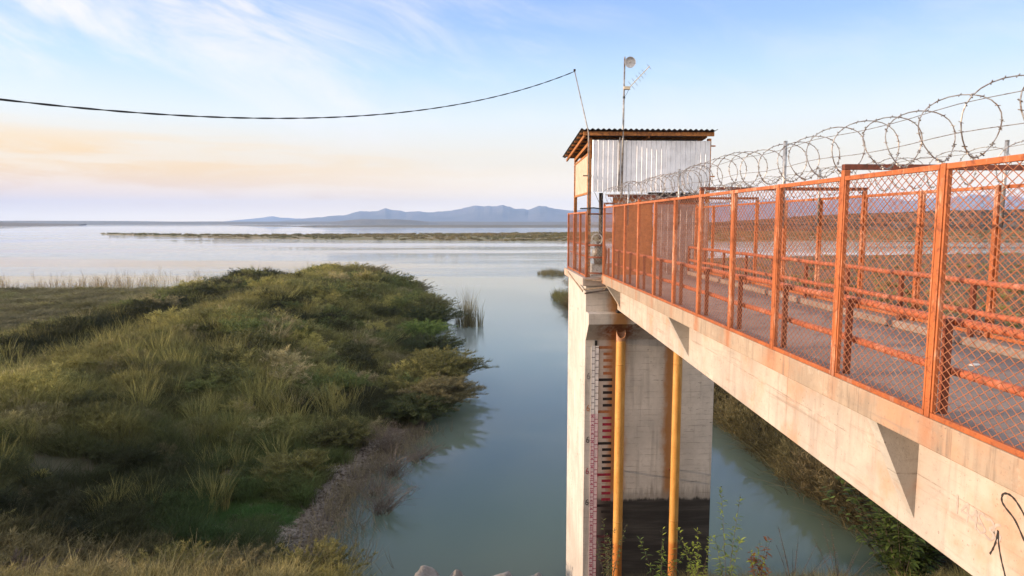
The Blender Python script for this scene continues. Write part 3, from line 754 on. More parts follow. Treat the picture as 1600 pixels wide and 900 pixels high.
MB().box(4.39, 4.5, 19.9, 19.95, 4.79, 4.85).build('dish_arm', 'pole_steel', am)
MB().box(4.36, 4.56, 19.83, 19.92, 4.02, 4.12).build('clamp_box', 'box_cream', am, bevel=.012)
ya = MB(); ya.bar((4.52, 19.86, 4.07), (5.12, 19.75, 4.70), .022, .022); yagi = ya.build('yagi_boom', 'box_cream', am)
for i, t in enumerate((.12, .28, .45, .58, .72, .97)):
    c = Vector((4.52, 19.86, 4.07)).lerp(Vector((5.12, 19.75, 4.70)), t); e = Vector((.62, .25, -.6)).normalized()*(.16-.012*i)
    MB().tube([c-e, c+e], .006, 5).build('element', 'pole_steel', yagi)
MB().tube([(4.52, 19.86, 4.03), (4.46, 19.88, 3.9), (4.385, 19.88, 3.8)], .006, 5).build('lead_wire', 'black_rubber', am)
MB().tube([(4.378, 19.88, 3.76), (4.38, 19.88, 3.82)], .036, 10).build('clamp', 'black_rubber', am)

# leaning rod and the power cable that hangs from it
cr = thing('cable_rod', (3.28, 19.9, .3), 'thin rusty rod leaning left above the hut roof, holding the cable', 'rod')
MB().tube([(3.34, 19.93, .35), (3.27, 19.7, 2.7), (2.86, 19.95, 4.58)], [.022, .02, .016], 8).build('rod', 'pole_steel', cr, smooth=True)
MB().tube([(2.83, 19.95, 4.60), (2.89, 19.95, 4.60)], .035, 10).build('insulator', 'dark_steel', cr)
A = Vector((2.853, 19.95, 4.56)); B = Vector((-7.323, 9.0, 1.733)); cab = MB()
for ph in (0, math.pi):
    pts = []
    for i in range(421):
        t = i/420*1.25; p = A + (B-A)*t; p.z -= .8*4*t*(1-t) if t < 1 else -(t-1)*3.2
        a = t*95 + ph; pts.append((p.x + .008*math.cos(a), p.y, p.z + .008*math.sin(a)))
    cab.tube(pts, .0082, 6)
tag(cab.build('power_cable', 'black_rubber', None, smooth=True, recalc=False), 'black twisted cable sagging across the sky from the leaning rod', 'cable')

# scraps of litter on the deck
for (x, y, r) in ((5.6, 6.9, 'white paper scrap on the deck near the kerb, nearer of two'), (5.2, 5.2, 'small white scrap on the deck close to the near fence')):
    o = MB().prism([(x, y), (x+.10, y+.03), (x+.12, y+.09), (x+.02, y+.10), (x-.03, y+.05)], D_+.008, D_+.018, 'z').build('paper_scrap', 'litter_white'); tag(o, r, 'litter')

# ------------------------------------------------------------------ vegetation prototypes
def blades(n, r, h, hvar, lean, width, droop, seed, segs=3):
    g_ = np.random.default_rng(seed)
    a = g_.random(n)*2*np.pi; rr = r*np.sqrt(g_.random(n)); bx = rr*np.cos(a); by = rr*np.sin(a)
    hh = h*(1-hvar*g_.random(n)); la = a + g_.normal(0, .7, n); ll = lean*(.3+g_.random(n))*hh
    w_ = width*(.6+.8*g_.random(n)); pa = g_.random(n)*np.pi
    V = []; dp = droop*(g_.random(n))
    for s in range(segs+1):
        t = s/segs
        ox = bx + ll*np.cos(la)*t**1.6; oy = by + ll*np.sin(la)*t**1.6; oz = hh*(t - dp*t**3)
        ww = w_*(1-t**1.5)*.5 + .0012
        V.append(np.stack([ox-ww*np.cos(pa), oy-ww*np.sin(pa), oz], -1)); V.append(np.stack([ox+ww*np.cos(pa), oy+ww*np.sin(pa), oz], -1))
    V = np.stack(V, 1); k = 2*(segs+1)
    base = np.arange(n)[:, None]*k
    F = np.concatenate([np.stack([base[:, 0]+2*s, base[:, 0]+2*s+1, base[:, 0]+2*s+3, base[:, 0]+2*s+2], -1) for s in range(segs)])
    return V.reshape(-1, 3), F
def sprigs(nstem, spread, h, nleaf, ll, lw, seed, droop=.35, updir=.6, rootr=.3):
    """feathery shrub: curved stems with many small leaflets along the outer two thirds; returns leaf mesh and stem paths"""
    g_ = np.random.default_rng(seed); LV = []; paths = []
    for i in range(nstem):
        a = g_.random()*2*np.pi; reach = spread*(.25+.75*np.sqrt(g_.random())); top = h*(.65+.35*g_.random())*(1-.45*(reach/spread)**2)
        t = np.linspace(0, 1, 9); w1, w2 = g_.normal(0, .06, 2)*h
        px = reach*np.cos(a)*t**1.2 + w1*np.sin(t*5); py = reach*np.sin(a)*t**1.2 + w2*np.sin(t*4); pz = top*(t*(1+droop) - droop*t**3)
        b0 = g_.random()*6.28; br_ = spread*rootr*np.sqrt(g_.random()); P = np.stack([px+br_*np.cos(b0), py+br_*np.sin(b0), pz], -1); paths.append(P)
        u = .22 + .8*g_.random(nleaf)**.8; u = np.minimum(u, .995)
        Q = np.stack([np.interp(u, t, P[:, j]) for j in range(3)], -1)
        d = g_.normal(0, 1, (nleaf, 3)); d[:, 2] = np.abs(d[:, 2])*updir + updir*.5; d += np.array([np.cos(a), np.sin(a), 0])*.5
        d /= np.linalg.norm(d, axis=1)[:, None]; L = ll*(.5+g_.random(nleaf))
        sd = np.cross(d, g_.normal(0, 1, (nleaf, 3))); sd /= np.linalg.norm(sd, axis=1)[:, None]
        m_ = Q + d*L[:, None]*.5; e = Q + d*L[:, None]; ww = lw*(.6+.8*g_.random(nleaf))[:, None]
        LV.append(np.stack([Q, m_+sd*ww, e, m_-sd*ww], 1))
    V = np.concatenate(LV).reshape(-1, 3); F = np.arange(len(V)).reshape(-1, 4)
    return V, F, paths
PC = {}
def proto(coll, name, V, F, m):
    me = array_mesh(name, V, F); me.materials.append(M[m]); o = bpy.data.objects.new(name, me)
    if coll not in PC: PC[coll] = bpy.data.collections.new(coll)
    PC[coll].objects.link(o)
# grass protos: 0-2 dense tufts, 3-4 seedy tall, 5-6 feathery bushes, 7 short green mat, 8 dry bent
for i in range(3): proto('grass_kinds', f'a{i}_tuft', *blades(150, .34, 1., .6, .5, .012, .25, 20+i), 'grass_blades')
for i in range(2): proto('grass_kinds', f'b{i}_tall', *blades(60, .26, 1.5, .5, .4, .014, .3, 30+i), 'grass_blades')
for i in range(3):
    proto('grass_kinds', f'c{i}_bush', *blades(330, .42, 1., .6, .62, .0095, .28, 40+i, 4), 'grass_blades')
for i in range(2): proto('grass_kinds', f'd{i}_mat', *blades(140, .42, .38, .5, .5, .02, .2, 50+i, 2), 'grass_blades')
for i in range(2): proto('grass_kinds', f'e{i}_dry', *blades(60, .35, 1.0, .6, 1.1, .012, .5, 60+i, 4), 'grass_blades')
for i in range(4):
    V, F, _ = sprigs(56, .55, 1.0, 60, .13, .0065, 90+i, updir=.9); proto('grass_kinds', f'g{i}_shrub', V, F, 'grass_blades')
for i in range(2): proto('grass_kinds', f'h{i}_stalk', *blades(40, .55, 1.05, .6, .4, .0085, .2, 95+i, 4), 'grass_blades')
for i in range(3): proto('reed_kinds', f'r{i}_reed', *blades(6, .45, 1.6, .6, .3, .022, .35, 70+i, 4), 'grass_blades')
for i in range(2): proto('far_kinds', f'f{i}_clump', *blades(70, 1.4, 1.6, .6, .5, .22, .3, 80+i, 2), 'grass_blades')

def scatter(name, coll, P, rz, tilt, sc, idx, col):
    n = len(P); me = bpy.data.meshes.new(name); me.vertices.add(n); me.vertices.foreach_set('co', np.asarray(P*K, np.float32).ravel())
    rot = np.stack([tilt[0], tilt[1], rz], -1)
    a = me.attributes.new('rot', 'FLOAT_VECTOR', 'POINT'); a.data.foreach_set('vector', rot.astype(np.float32).ravel())
    a = me.attributes.new('scl', 'FLOAT_VECTOR', 'POINT'); a.data.foreach_set('vector', (sc*K).astype(np.float32).ravel())
    a = me.attributes.new('idx', 'INT', 'POINT'); a.data.foreach_set('value', idx.astype(np.int32))
    a = me.attributes.new('col', 'FLOAT_COLOR', 'POINT'); a.data.foreach_set('color', np.c_[col, np.ones(n)].astype(np.float32).ravel())
    o = link(name, me, None)
    ng = bpy.data.node_groups.new(name+'_nodes', 'GeometryNodeTree')
    ng.interface.new_socket('Geometry', in_out='INPUT', socket_type='NodeSocketGeometry'); ng.interface.new_socket('Geometry', in_out='OUTPUT', socket_type='NodeSocketGeometry')
    N = ng.nodes; L = ng.links
    gi = N.new('NodeGroupInput'); go = N.new('NodeGroupOutput'); ip = N.new('GeometryNodeInstanceOnPoints'); ci = N.new('GeometryNodeCollectionInfo')
    ci.inputs['Collection'].default_value = PC[coll]; ci.inputs['Separate Children'].default_value = True; ci.inputs['Reset Children'].default_value = True
    def attr(nm, ty):
        q = N.new('GeometryNodeInputNamedAttribute'); q.data_type = ty; q.inputs['Name'].default_value = nm; return q.outputs['Attribute']
    er = N.new('FunctionNodeEulerToRotation'); L.new(attr('rot', 'FLOAT_VECTOR'), er.inputs[0])
    L.new(gi.outputs[0], ip.inputs['Points']); L.new(ci.outputs[0], ip.inputs['Instance']); ip.inputs['Pick Instance'].default_value = True
    L.new(attr('idx', 'INT'), ip.inputs['Instance Index']); L.new(er.outputs[0], ip.inputs['Rotation']); L.new(attr('scl', 'FLOAT_VECTOR'), ip.inputs['Scale'])
    L.new(ip.outputs[0], go.inputs[0])
    md = o.modifiers.new('scatter', 'NODES'); md.node_group = ng
    return o

PAL = {k_: np.array(v_) for k_, v_ in dict(olive=(.175, .175, .07), green=(.11, .14, .05), yellow=(.37, .33, .11), tan=(.38, .315, .19), dark=(.024, .030, .016), brown=(.15, .105, .062), grass=(.085, .18, .055), grey=(.16, .14, .105)).items()}
def lerp(a, b, t): return a*(1-t[:, None]) + b*t[:, None]

def spur_grass():
    N0 = 26000
    x = rng.uniform(-95, -1, N0*2); y = rng.uniform(15, 119, N0*2)
    # more points near the camera, thinning outwards
    d = np.hypot(x, y); keep = rng.random(len(x)) < np.clip((38/d)**1.25, .16, 1)
    x, y = x[keep], y[keep]
    xp = rng.uniform(-110, -40, 6000); x = np.r_[x, xp]; y = np.r_[y, rng.uniform(48, 116, 6000)]
    ga = rng.random(700)*6.28; gr = np.sqrt(rng.random(700)); x = np.r_[x, -9.6+3.0*gr*np.cos(ga)]; y = np.r_[y, 24.6+2.8*gr*np.sin(ga)]
    z = height(x, y); em = np.where(y < 1.5, -1.76, -1.76-.575*(y-1.5))
    xs = shore_x(y); tt = (xs-x)
    onspur = (z > W+.06) & (x < xs + .6)
    n1 = vnoise(x, y, .09, 4); n2 = vnoise(x+50, y, .33, 3); n3 = vnoise(x, y+90, .8, 2)
    beach = (tt < 1.3 + 1.5*n2) & (y < 36) & (y > 20.5)
    ok = onspur & ~(beach & (rng.random(len(x)) > .04))
    hole = (n2 < .39) & (x > -24) & ((((x+9.2)/3.2)**2+((y-24.6)/3.4)**2) > 1) & (rng.random(len(x)) < .75)
    plain = x < -42
    ok &= ~hole
    x, y, z, tt, n1, n2, n3, plain = [q[ok] for q in (x, y, z, tt, n1, n2, n3, plain)]
    n = len(x); r = rng.random(n)
    crest = np.exp(-((x+24.0)/3.2)**2); crest2 = np.exp(-((x+35.5)/2.5)**2)*(y > 40)
    green = np.exp(-(((x+9.2)/2.2)**2+((y-24.6)/2.4)**2))
    dark = np.exp(-(((x+14.5)/4.5)**2+((y-25)/5)**2))
    col = lerp(np.repeat(PAL['olive'][None], n, 0), PAL['green'][None], np.clip((n1-.45)*4, 0, 1))
    col = lerp(col, PAL['yellow'][None], np.clip(crest*1.0*(.4+n3) + (n2-.56)*3, 0, .9))
    val = np.exp(-((x+30)/2.6)**2)*(y > 35); col = lerp(col, PAL['dark'][None], val*.85)
    col = lerp(col, PAL['tan'][None], np.clip((n3-.58)*4, 0, .55)*(r > .5))
    col = lerp(col, PAL['dark'][None], np.clip((.5-n1)*6*(1-.8*crest), 0, .9))
    col = lerp(col, PAL['dark'][None], np.clip(crest2*.9, 0, .9))
    col = lerp(col, PAL['dark'][None], np.clip(dark*1.1, 0, .8))
    near = np.clip((21.5-y)/2.5, 0, 1)*(x < -3)
    col = lerp(col, lerp(np.repeat(PAL['yellow'][None], n, 0), PAL['tan'][None], np.clip(n2*1.6-.35, 0, 1))*.8, near*.9)
    col = lerp(col, PAL['grass'][None], np.clip(green*1.4, 0, .95)*(.45+.55*(n3 > .45)))
    col = lerp(col, (PAL['olive'][None]*.45+PAL['grey'][None]*.65), np.where(plain, .35+.6*(n3 > .48), 0))
    col = col*(.75+.5*rng.random(n))[:, None]
    hgt = .6 + .75*n2 + .35*rng.random(n) + .25*crest + .35*crest2
    hgt = np.where(plain, .4+.5*n2, hgt); hgt = hgt*(1+.35*np.clip((y-50)/50, 0, 1)); hgt = np.where(green > .35, .55, hgt)
    idx = np.where(r < .42, rng.integers(0, 3, n), np.where(r < .5, rng.integers(3, 5, n), np.where(r < .62, rng.integers(5, 8, n), np.where(r < .82, rng.integers(12, 16, n), np.where(r < .92, rng.integers(10, 12, n), rng.integers(16, 18, n))))))
    idx = np.where(green > .35, rng.integers(8, 10, n), idx)
    wd = hgt*(.9+.4*rng.random(n))*(1+.5*np.clip((y-35)/60, 0, 1))*np.where(plain, 1.9, 1)
    o = scatter('grass', 'grass_kinds', np.stack([x, y, z-.04], -1), rng.random(n)*6.28, (rng.normal(0, .12, n), rng.normal(0, .12, n)), np.stack([wd, wd, hgt], -1), idx, col)
    tag(o, 'rough olive and yellow grass covering the spur beside the inlet', 'grass', kind='stuff')
spur_grass()
def spur_bushes():
    n = 4600; x = rng.uniform(-42, 0, n); y = rng.uniform(19, 112, n); d = np.hypot(x, y)
    c1 = vnoise(x+9, y, .16, 3) - .3*np.exp(-((x+29.5)/3)**2); c2 = vnoise(x, y+40, .5, 2)
    xs = shore_x(y); tt = xs-x
    ok = (rng.random(n) < np.clip((42/d)**1.1, .25, 1)) & (height(x, y) > W+.1) & (tt > -.2) & (c1 > .44)
    ok &= ~((tt < 3.2) & (y < 35)) & ~((((x+9.2)/2.6)**2+((y-24.6)/2.8)**2) < 1)
    x, y, c1, c2 = x[ok], y[ok], c1[ok], c2[ok]; n = len(x); z = height(x, y)
    col = lerp(np.repeat(PAL['olive'][None], n, 0), PAL['green'][None], np.clip((c2-.45)*5, 0, 1)); col = lerp(col, PAL['yellow'][None], np.clip((rng.random(n)-.55)*2, 0, .8))
    col = lerp(col, PAL['dark'][None], np.clip((.62-c1)*7, 0, .9)*(c2 < .52)); col = lerp(col, PAL['tan'][None], (rng.random(n) < .12)*.7)
    col = col*(.8+.5*rng.random(n))[:, None]
    h = (.8+1.2*rng.random(n)**1.7+1.4*(c1-.44))*np.clip((y-14)/18, .45, 1)*(1+.3*np.clip((y-50)/50, 0, 1)); w_ = h*(1.1+.6*rng.random(n))
    o = scatter('bushy_growth', 'grass_kinds', np.stack([x, y, z-.05], -1), rng.random(n)*6.28, (rng.normal(0, .12, n), rng.normal(0, .12, n)), np.stack([w_, w_, h], -1), np.where(rng.random(n) < .3, rng.integers(5, 8, n), np.where(rng.random(n) < .85, rng.integers(12, 16, n), rng.integers(16, 18, n))), col)
    tag(o, 'dense mounds of feathery green growth all over the spur', 'undergrowth', kind='stuff')
spur_bushes()
def spur_stalks():                           # tall pale seed stalks standing above the growth
    n = 5500; x = rng.uniform(-40, -2, n); y = rng.uniform(17, 112, n); d = np.hypot(x, y); c = vnoise(x+3, y+7, .28, 3)
    ok = (rng.random(n) < np.clip((36/d)**1.1, .2, 1)) & (c > .47) & (height(x, y) > W+.25) & (shore_x(y)-x > .5)
    x, y, c = x[ok], y[ok], c[ok]; n = len(x); h = (.8+.5*rng.random(n)+.6*(c-.47))*np.clip((y-8)/16, .6, 1.25)
    col = lerp(np.repeat(PAL['olive'][None]*1.2, n, 0), PAL['yellow'][None]*.95, rng.random(n))*(.7+.5*rng.random(n))[:, None]
    o = scatter('seed_stalks', 'grass_kinds', np.stack([x, y, height(x, y)-.03], -1), rng.random(n)*6.28, (rng.normal(0, .1, n), rng.normal(0, .1, n)), np.stack([h, h, h], -1), np.where(rng.random(n) < .5, rng.integers(16, 18, n), rng.integers(3, 5, n)), col)
    tag(o, 'pale upright seed stalks rising out of the growth on the spur', 'grass', kind='stuff')
spur_stalks()

def strand_gravel():
    for i in range(3):
        g_ = np.random.default_rng(300+i); u = np.array([(0,0,1),(1,0,0),(0,1,0),(-1,0,0),(0,-1,0),(0,0,-1)], float)*(.6+.5*g_.random((6,1)))
        proto('stone_kinds', f's{i}_stone', u, np.array([(0,1,2),(0,2,3),(0,3,4),(0,4,1),(5,2,1),(5,3,2),(5,4,3),(5,1,4)]), 'grass_blades')
    n = 5200; y = rng.uniform(20.5, 36, n); x = shore_x(y) + .5 - rng.gamma(1.6, 1.0, n); z = height(x, y); ok = z > W-.05; x, y, z = x[ok], y[ok], z[ok]; n = len(x)
    r = rng.random(n); s_ = .025+.09*rng.random(n)**3; s_ = np.where(r > .985, .18, s_)
    col = lerp(np.repeat(np.array([[.26, .22, .19]]), n, 0), np.array([[.09, .075, .065]]), rng.random(n)**.7)
    o = scatter('gravel', 'stone_kinds', np.stack([x, y, z+.01], -1), rng.random(n)*6.28, (rng.normal(0, .4, n), rng.normal(0, .4, n)), np.stack([s_*1.3, s_, s_*.7], -1), rng.integers(0, 3, n), col)
    tag(o, 'grey gravel and clods on the bare strand beside the inlet', 'gravel', kind='stuff')
    n = 900; y = rng.uniform(21, 36, n); x = shore_x(y) + rng.normal(0, .7, n); z = np.maximum(height(x, y), W); h = .25+.6*rng.random(n)
    o = scatter('dry_stalks', 'reed_kinds', np.stack([x, y, z-.02], -1), rng.random(n)*6.28, (rng.normal(.2, .35, n), rng.normal(.2, .35, n)), np.stack([h*.8, h*.8, h], -1), rng.integers(0, 3, n), lerp(np.repeat(PAL['tan'][None]*.75, n, 0), PAL['grey'][None]*.7, rng.random(n)))
    tag(o, 'tangled dead stalks along the waterline of the strand', 'stalks', kind='stuff')
strand_gravel()

def slope_grass():                           # dam slope in front of the camera, low weeds and dry stalks
    n = 2600; x = rng.uniform(-26, 16, n); y = rng.uniform(9.5, 19.2, n); z = height(x, y)
    n2 = vnoise(x, y, .5, 3)
    ok = ((n2 > .42) & (x < -3.2)) | ((x > 3) & (n2 > .55)) | ((n2 > .66))
    ok &= z > W+.05
    x, y, z, n2 = x[ok], y[ok], z[ok], n2[ok]; n = len(x)
    col = lerp(np.repeat(PAL['tan'][None], n, 0), PAL['yellow'][None], rng.random(n)); col = lerp(col, PAL['olive'][None], np.clip((n2-.5)*4, 0, .8))*(.4+.35*rng.random(n))[:, None]
    h = .3+.35*rng.random(n) + np.where(x < -3.2, .25, 0)
    h = np.where((x > -3.2) & (x < 3), h*.6, h)
    idx = np.where(rng.random(n) < .6, rng.integers(5, 8, n), rng.integers(10, 12, n))
    o = scatter('slope_weeds', 'grass_kinds', np.stack([x, y, z-.03], -1), rng.random(n)*6.28, (rng.normal(0, .15, n), rng.normal(0, .15, n)), np.stack([h, h, h], -1), idx, col)
    tag(o, 'dry yellow weeds on the dam slope along the bottom of the picture', 'weeds', kind='stuff')
slope_grass()

def right_grass():
    n = 26000; x = rng.uniform(13.5, 260, n); y = rng.uniform(1, 236, n); d = np.hypot(x, y)
    keep = rng.random(n) < np.clip((30/d)**1.35, .05, 1); x, y = x[keep], y[keep]
    xe = right_x(np.linspace(14, 90, 1500)) + rng.gamma(1.3, .9, 1500) - .5; x = np.r_[x, xe]; y = np.r_[y, np.linspace(14, 90, 1500)]
    u = x-right_x(y); z = np.maximum(height(x, y), W); ok = (u > -.6) & (z > W-.01); x, y, z, u = x[ok], y[ok], z[ok], u[ok]; n = len(x)
    n2 = vnoise(x, y, .06, 4); n3 = vnoise(x, y, .4, 3)
    edge = np.exp(-(u/2.5)**2)
    col = lerp(np.repeat(PAL['olive'][None]*1.35+PAL['yellow'][None]*.25, n, 0), PAL['green'][None]*1.8, np.clip((n2-.4)*4, 0, 1)); col = lerp(col, PAL['tan'][None], np.clip((n3-.56)*4, 0, .6))
    far = np.clip((np.hypot(x, y)-60)/100, 0, 1); col = lerp(col, PAL['yellow'][None]*.7, far*.6)
    col = lerp(col, PAL['brown'][None]*.75, np.clip(edge*1.1, 0, .8))*(.35+.9*rng.random(n))[:, None]
    h = (.9+.7*n3+.8*edge)*(1-.45*far)
    w_ = h*(.9+1.3*far)
    q_ = rng.random(n); ed = edge > .35
    idx = np.where(ed, np.where(q_ < .55, rng.integers(10, 12, n), np.where(q_ < .8, rng.integers(16, 18, n), rng.integers(12, 16, n))), np.where(q_ < .6, rng.integers(0, 5, n), np.where(q_ < .85, rng.integers(12, 16, n), rng.integers(10, 12, n))))
    o = scatter('bank_grass', 'grass_kinds', np.stack([x, y, z-.05], -1), rng.random(n)*6.28, (rng.normal(0, .14, n), rng.normal(-.05, .14, n)-.35*(u < 1.5)), np.stack([w_, w_, h], -1), idx, col)
    tag(o, 'tall green and brown grass on the right bank beyond the footbridge', 'grass', kind='stuff')
right_grass()

def reeds_left():
    n = 1100; x = rng.uniform(-105, -36, n); y = np.interp(x, [-105, -75, -62, -50, -36], [116, 113, 112, 116, 124]) + rng.gamma(1.6, 6.5, n) - 3
    c = vnoise(x, y, .10, 3); ok = (c > .42) | (rng.random(n) < .25); x, y, c = x[ok], y[ok], c[ok]; n = len(x)
    h = (.7+1.0*c+.5*rng.random(n)); col = lerp(np.repeat(PAL['tan'][None]*.7, n, 0), PAL['brown'][None], rng.random(n))
    o = scatter('dead_reeds', 'reed_kinds', np.stack([x, y, np.full(n, W-.05)], -1), rng.random(n)*6.28, (rng.normal(0, .08, n), rng.normal(0, .08, n)), np.stack([h, h, h], -1), rng.integers(0, 3, n), col)
    tag(o, 'thin dead reed stalks standing in the shallows on the left', 'reeds', kind='stuff')
reeds_left()

def far_brush(name, coll, poly_fn, n, label, cola, colb, hm, W0=W):
    x, y, z = poly_fn(n); n = len(x); r = rng.random(n); col = lerp(np.repeat(np.array(cola)[None], n, 0), np.array(colb)[None], np.clip(vnoise(x, y, .03, 3)*1.6-.3, 0, 1))*(.7+.6*r)[:, None]
    h = hm*(.5+.8*rng.random(n))
    o = scatter(name, coll, np.stack([x, y, z], -1), rng.random(n)*6.28, (rng.normal(0, .1, n), rng.normal(0, .1, n)), np.stack([h*1.5, h*1.5, h], -1), rng.integers(0, 2, n), col)
    tag(o, label, 'brush', kind='stuff')
def on_mesh(objname, n, zmin=W+.2, k=0):
    o = bpy.data.objects[objname]; me = o.data; co = np.empty(len(me.vertices)*3, np.float32); me.vertices.foreach_get('co', co); co = co.reshape(-1, 3)/K
    nf = len(me.polygons); vi = np.empty(nf*4, np.int32); me.loops.foreach_get('vertex_index', vi); q = co[vi.reshape(-1, 4)]
    ar = np.linalg.norm(np.cross(q[:, 1]-q[:, 0], q[:, 3]-q[:, 0]), axis=1); d = np.hypot(q[:, 0, 0], q[:, 0, 1]); wgt = ar/d**1.2; wgt /= wgt.sum()
    i = rng.choice(nf, n, p=wgt); a = rng.random(n)[:, None]; b = rng.random(n)[:, None]
    p = q[i, 0]*(1-a)*(1-b)+q[i, 1]*a*(1-b)+q[i, 2]*a*b+q[i, 3]*(1-a)*b
    p = p[p[:, 2] > zmin]; return p[:, 0], p[:, 1], p[:, 2]
far_brush('spit_brush', 'far_kinds', lambda n: on_mesh('spit_land', n), 7000, 'low olive brush along the long spit across the lake', (.23, .18, .09), (.12, .125, .05), .8)
far_brush('hill_brush', 'far_kinds', lambda n: on_mesh('brown_hill', n), 7000, 'brown scrub on the low hills beyond the right water', (.14, .105, .06), (.085, .075, .035), 1.6)

# ------------------------------------------------------------------ single shrubs and plants
def stems_mesh(paths, r0, name, m, parent, base):
    mb = MB()
    for P in paths:
        m_ = len(P); mb.tube([tuple(p+base) for p in P], [r0*(1-.85*i/(m_-1)) for i in range(m_)], 4, cap=False)
    return mb.build(name, m, parent, recalc=False)
def shrub(x, y, spread, h, label, leaf='leaf_olive', stem='bark', seed=0, ns=60, nl=70, ll=.24, lw=.012, droop=.35, lean=(0, 0), group='shrubs along the inlet', zoff=0, name='shrub', sr=.012, z=None):
    zb = (float(height(x, y)) if z is None else z) + zoff
    t_ = thing(name, (x*K, y*K, zb*K), label, 'shrub', group)
    V, F, paths = sprigs(int(ns*1.25), spread, h, int(nl*1.3), ll, lw, seed, droop)
    sk = lambda A: A + np.stack([A[:, 2]*lean[0], A[:, 2]*lean[1], 0*A[:, 2]], -1)
    V = sk(V)*K; paths = [sk(P)*K for P in paths]
    me = array_mesh('foliage', V, F); link('foliage', me, leaf, t_)
    stems_mesh(paths, sr*K, 'stems', stem, t_, np.array((x, y, zb))*K)
    return t_
shrub(-3.4, 45.5, 3.0, 3.0, 'big olive shrub leaning over the water halfway along the spur', 'leaf_olive', seed=101, ns=190, nl=110, lean=(.35, 0), droop=.55)
shrub(-4.0, 49.5, 2.6, 2.2, 'low yellow-green shrub on the shore behind the big olive one', 'leaf_yellow', seed=121, ns=140, nl=90, lean=(.3, 0), droop=.5)
shrub(-4.6, 55.5, 2.8, 2.4, 'dark shrub filling the shore between the big olive one and the upper point', 'leaf_dark', seed=122, ns=130, nl=90, lean=(.3, 0), droop=.5)
shrub(-6.0, 63.5, 3.0, 2.4, 'green shrub at the water notch below the upper point', 'leaf_green', seed=123, ns=130, nl=90, lean=(.2, 0), droop=.5)
shrub(-3.0, 39.8, 2.5, 2.4, 'tan-topped shrub overhanging the water just in front of the big olive one', 'leaf_tan', seed=102, ns=150, nl=110, lean=(.35, -.05), droop=.6)
shrub(-4.6, 42.5, 2.6, 2.3, 'yellowish shrub on the bank behind the overhanging ones', 'leaf_yellow', seed=103, ns=90, nl=80)
shrub(-4.2, 37.4, 2.2, 1.7, 'low dark shrub with drooping branches touching the water', 'leaf_dark', seed=104, ns=150, nl=100, lean=(.3, 0), droop=.7)
shrub(-5.8, 71.5, 3.2, 3.2, 'dark shrub at the upper point of the spur where water cuts in', 'leaf_dark', seed=105, ns=150, nl=110, lean=(.25, 0), droop=.5)
shrub(-6.6, 79., 3.6, 3.2, 'olive shrub high on the rounded tip of the spur', 'leaf_olive', seed=106, ns=90, nl=80)
shrub(-10.5, 98, 3.6, 3.0, 'brown-topped shrub on the skyline at the right end of the spur', 'leaf_tan', seed=107, ns=90, nl=80)
shrub(-20.5, 101, 4.0, 3.0, 'yellow shrub on the skyline at the highest point of the spur', 'leaf_yellow', seed=108, ns=90, nl=80)
shrub(-17.0, 100, 3.2, 2.8, 'small brown bush on the skyline beside the yellow one', 'leaf_tan', seed=109, ns=70, nl=70)
shrub(-7.4, 33.0, 1.7, 1.7, 'olive shrub with dark underside above the gravel strip', 'leaf_olive', seed=110, ns=70, nl=80)
shrub(-8.6, 28.5, 1.6, 1.6, 'bushy yellow-green shrub between gravel strip and bright grass', 'leaf_yellow', seed=111, ns=70, nl=80)
# bare, twiggy ones by the water's edge
shrub(-4.4, 29.6, 1.5, 2.0, 'bare grey twiggy shrub standing at the water beside the gravel', 'leaf_grey', 'twig_grey', 112, 60, 5, .2, .004, lean=(.3, -.1), droop=.5, sr=.013)
shrub(-4.9, 27.6, 1.3, 1.2, 'low grey tangle of dead branches between the two bare shrubs', 'leaf_grey', 'twig_grey', 115, 55, 5, .2, .004, lean=(.3, 0), droop=.6, sr=.012)
shrub(-3.4, 31.6, 1.5, 1.0, 'half-sunken grey branches reaching farthest over the water', 'leaf_grey', 'twig_grey', 116, 55, 5, .2, .004, lean=(.5, 0), droop=.7, sr=.013, z=W-.05)
shrub(-5.0, 32.6, 1.2, 1.9, 'pale dry twig shrub on the shore behind the bare grey one', 'leaf_grey', 'twig_grey', 113, 80, 14, .22, .005, droop=.25, sr=.009)
shrub(-4.2, 25.8, 1.4, 1.3, 'low bare twig tangle lying over the water nearest the camera', 'leaf_grey', 'twig_grey', 114, 60, 5, .2, .004, lean=(.4, 0), droop=.6, sr=.012, z=W)
# dry yellow bushes at the bottom left
for i, (x, y, sp, h, lf, lb) in enumerate(((-5.1, 18.6, 1.49, 1.89, 'leaf_yellow', 'rusty yellow bush at the foot of the gravel strip, rightmost of the front row'), (-7.3, 18.4, 1.61, 1.68, 'leaf_tan', 'tan dry bush in the front row, beside the rightmost one'),
        (-9.4, 18.5, 1.72, 1.75, 'leaf_yellow', 'yellow dry bush in the middle of the front row'), (-11.6, 18.2, 1.72, 1.54, 'leaf_tan', 'tan bush left of the middle in the front row'), (-13.8, 17.8, 1.72, 1.54, 'leaf_grey', 'greyish dry bush at the lower left corner'))):
    shrub(x, y, sp, h, lb, lf, seed=130+i, ns=110, nl=130, ll=.10, lw=.008, group='dry bushes along the bottom left', name='dry_bush')

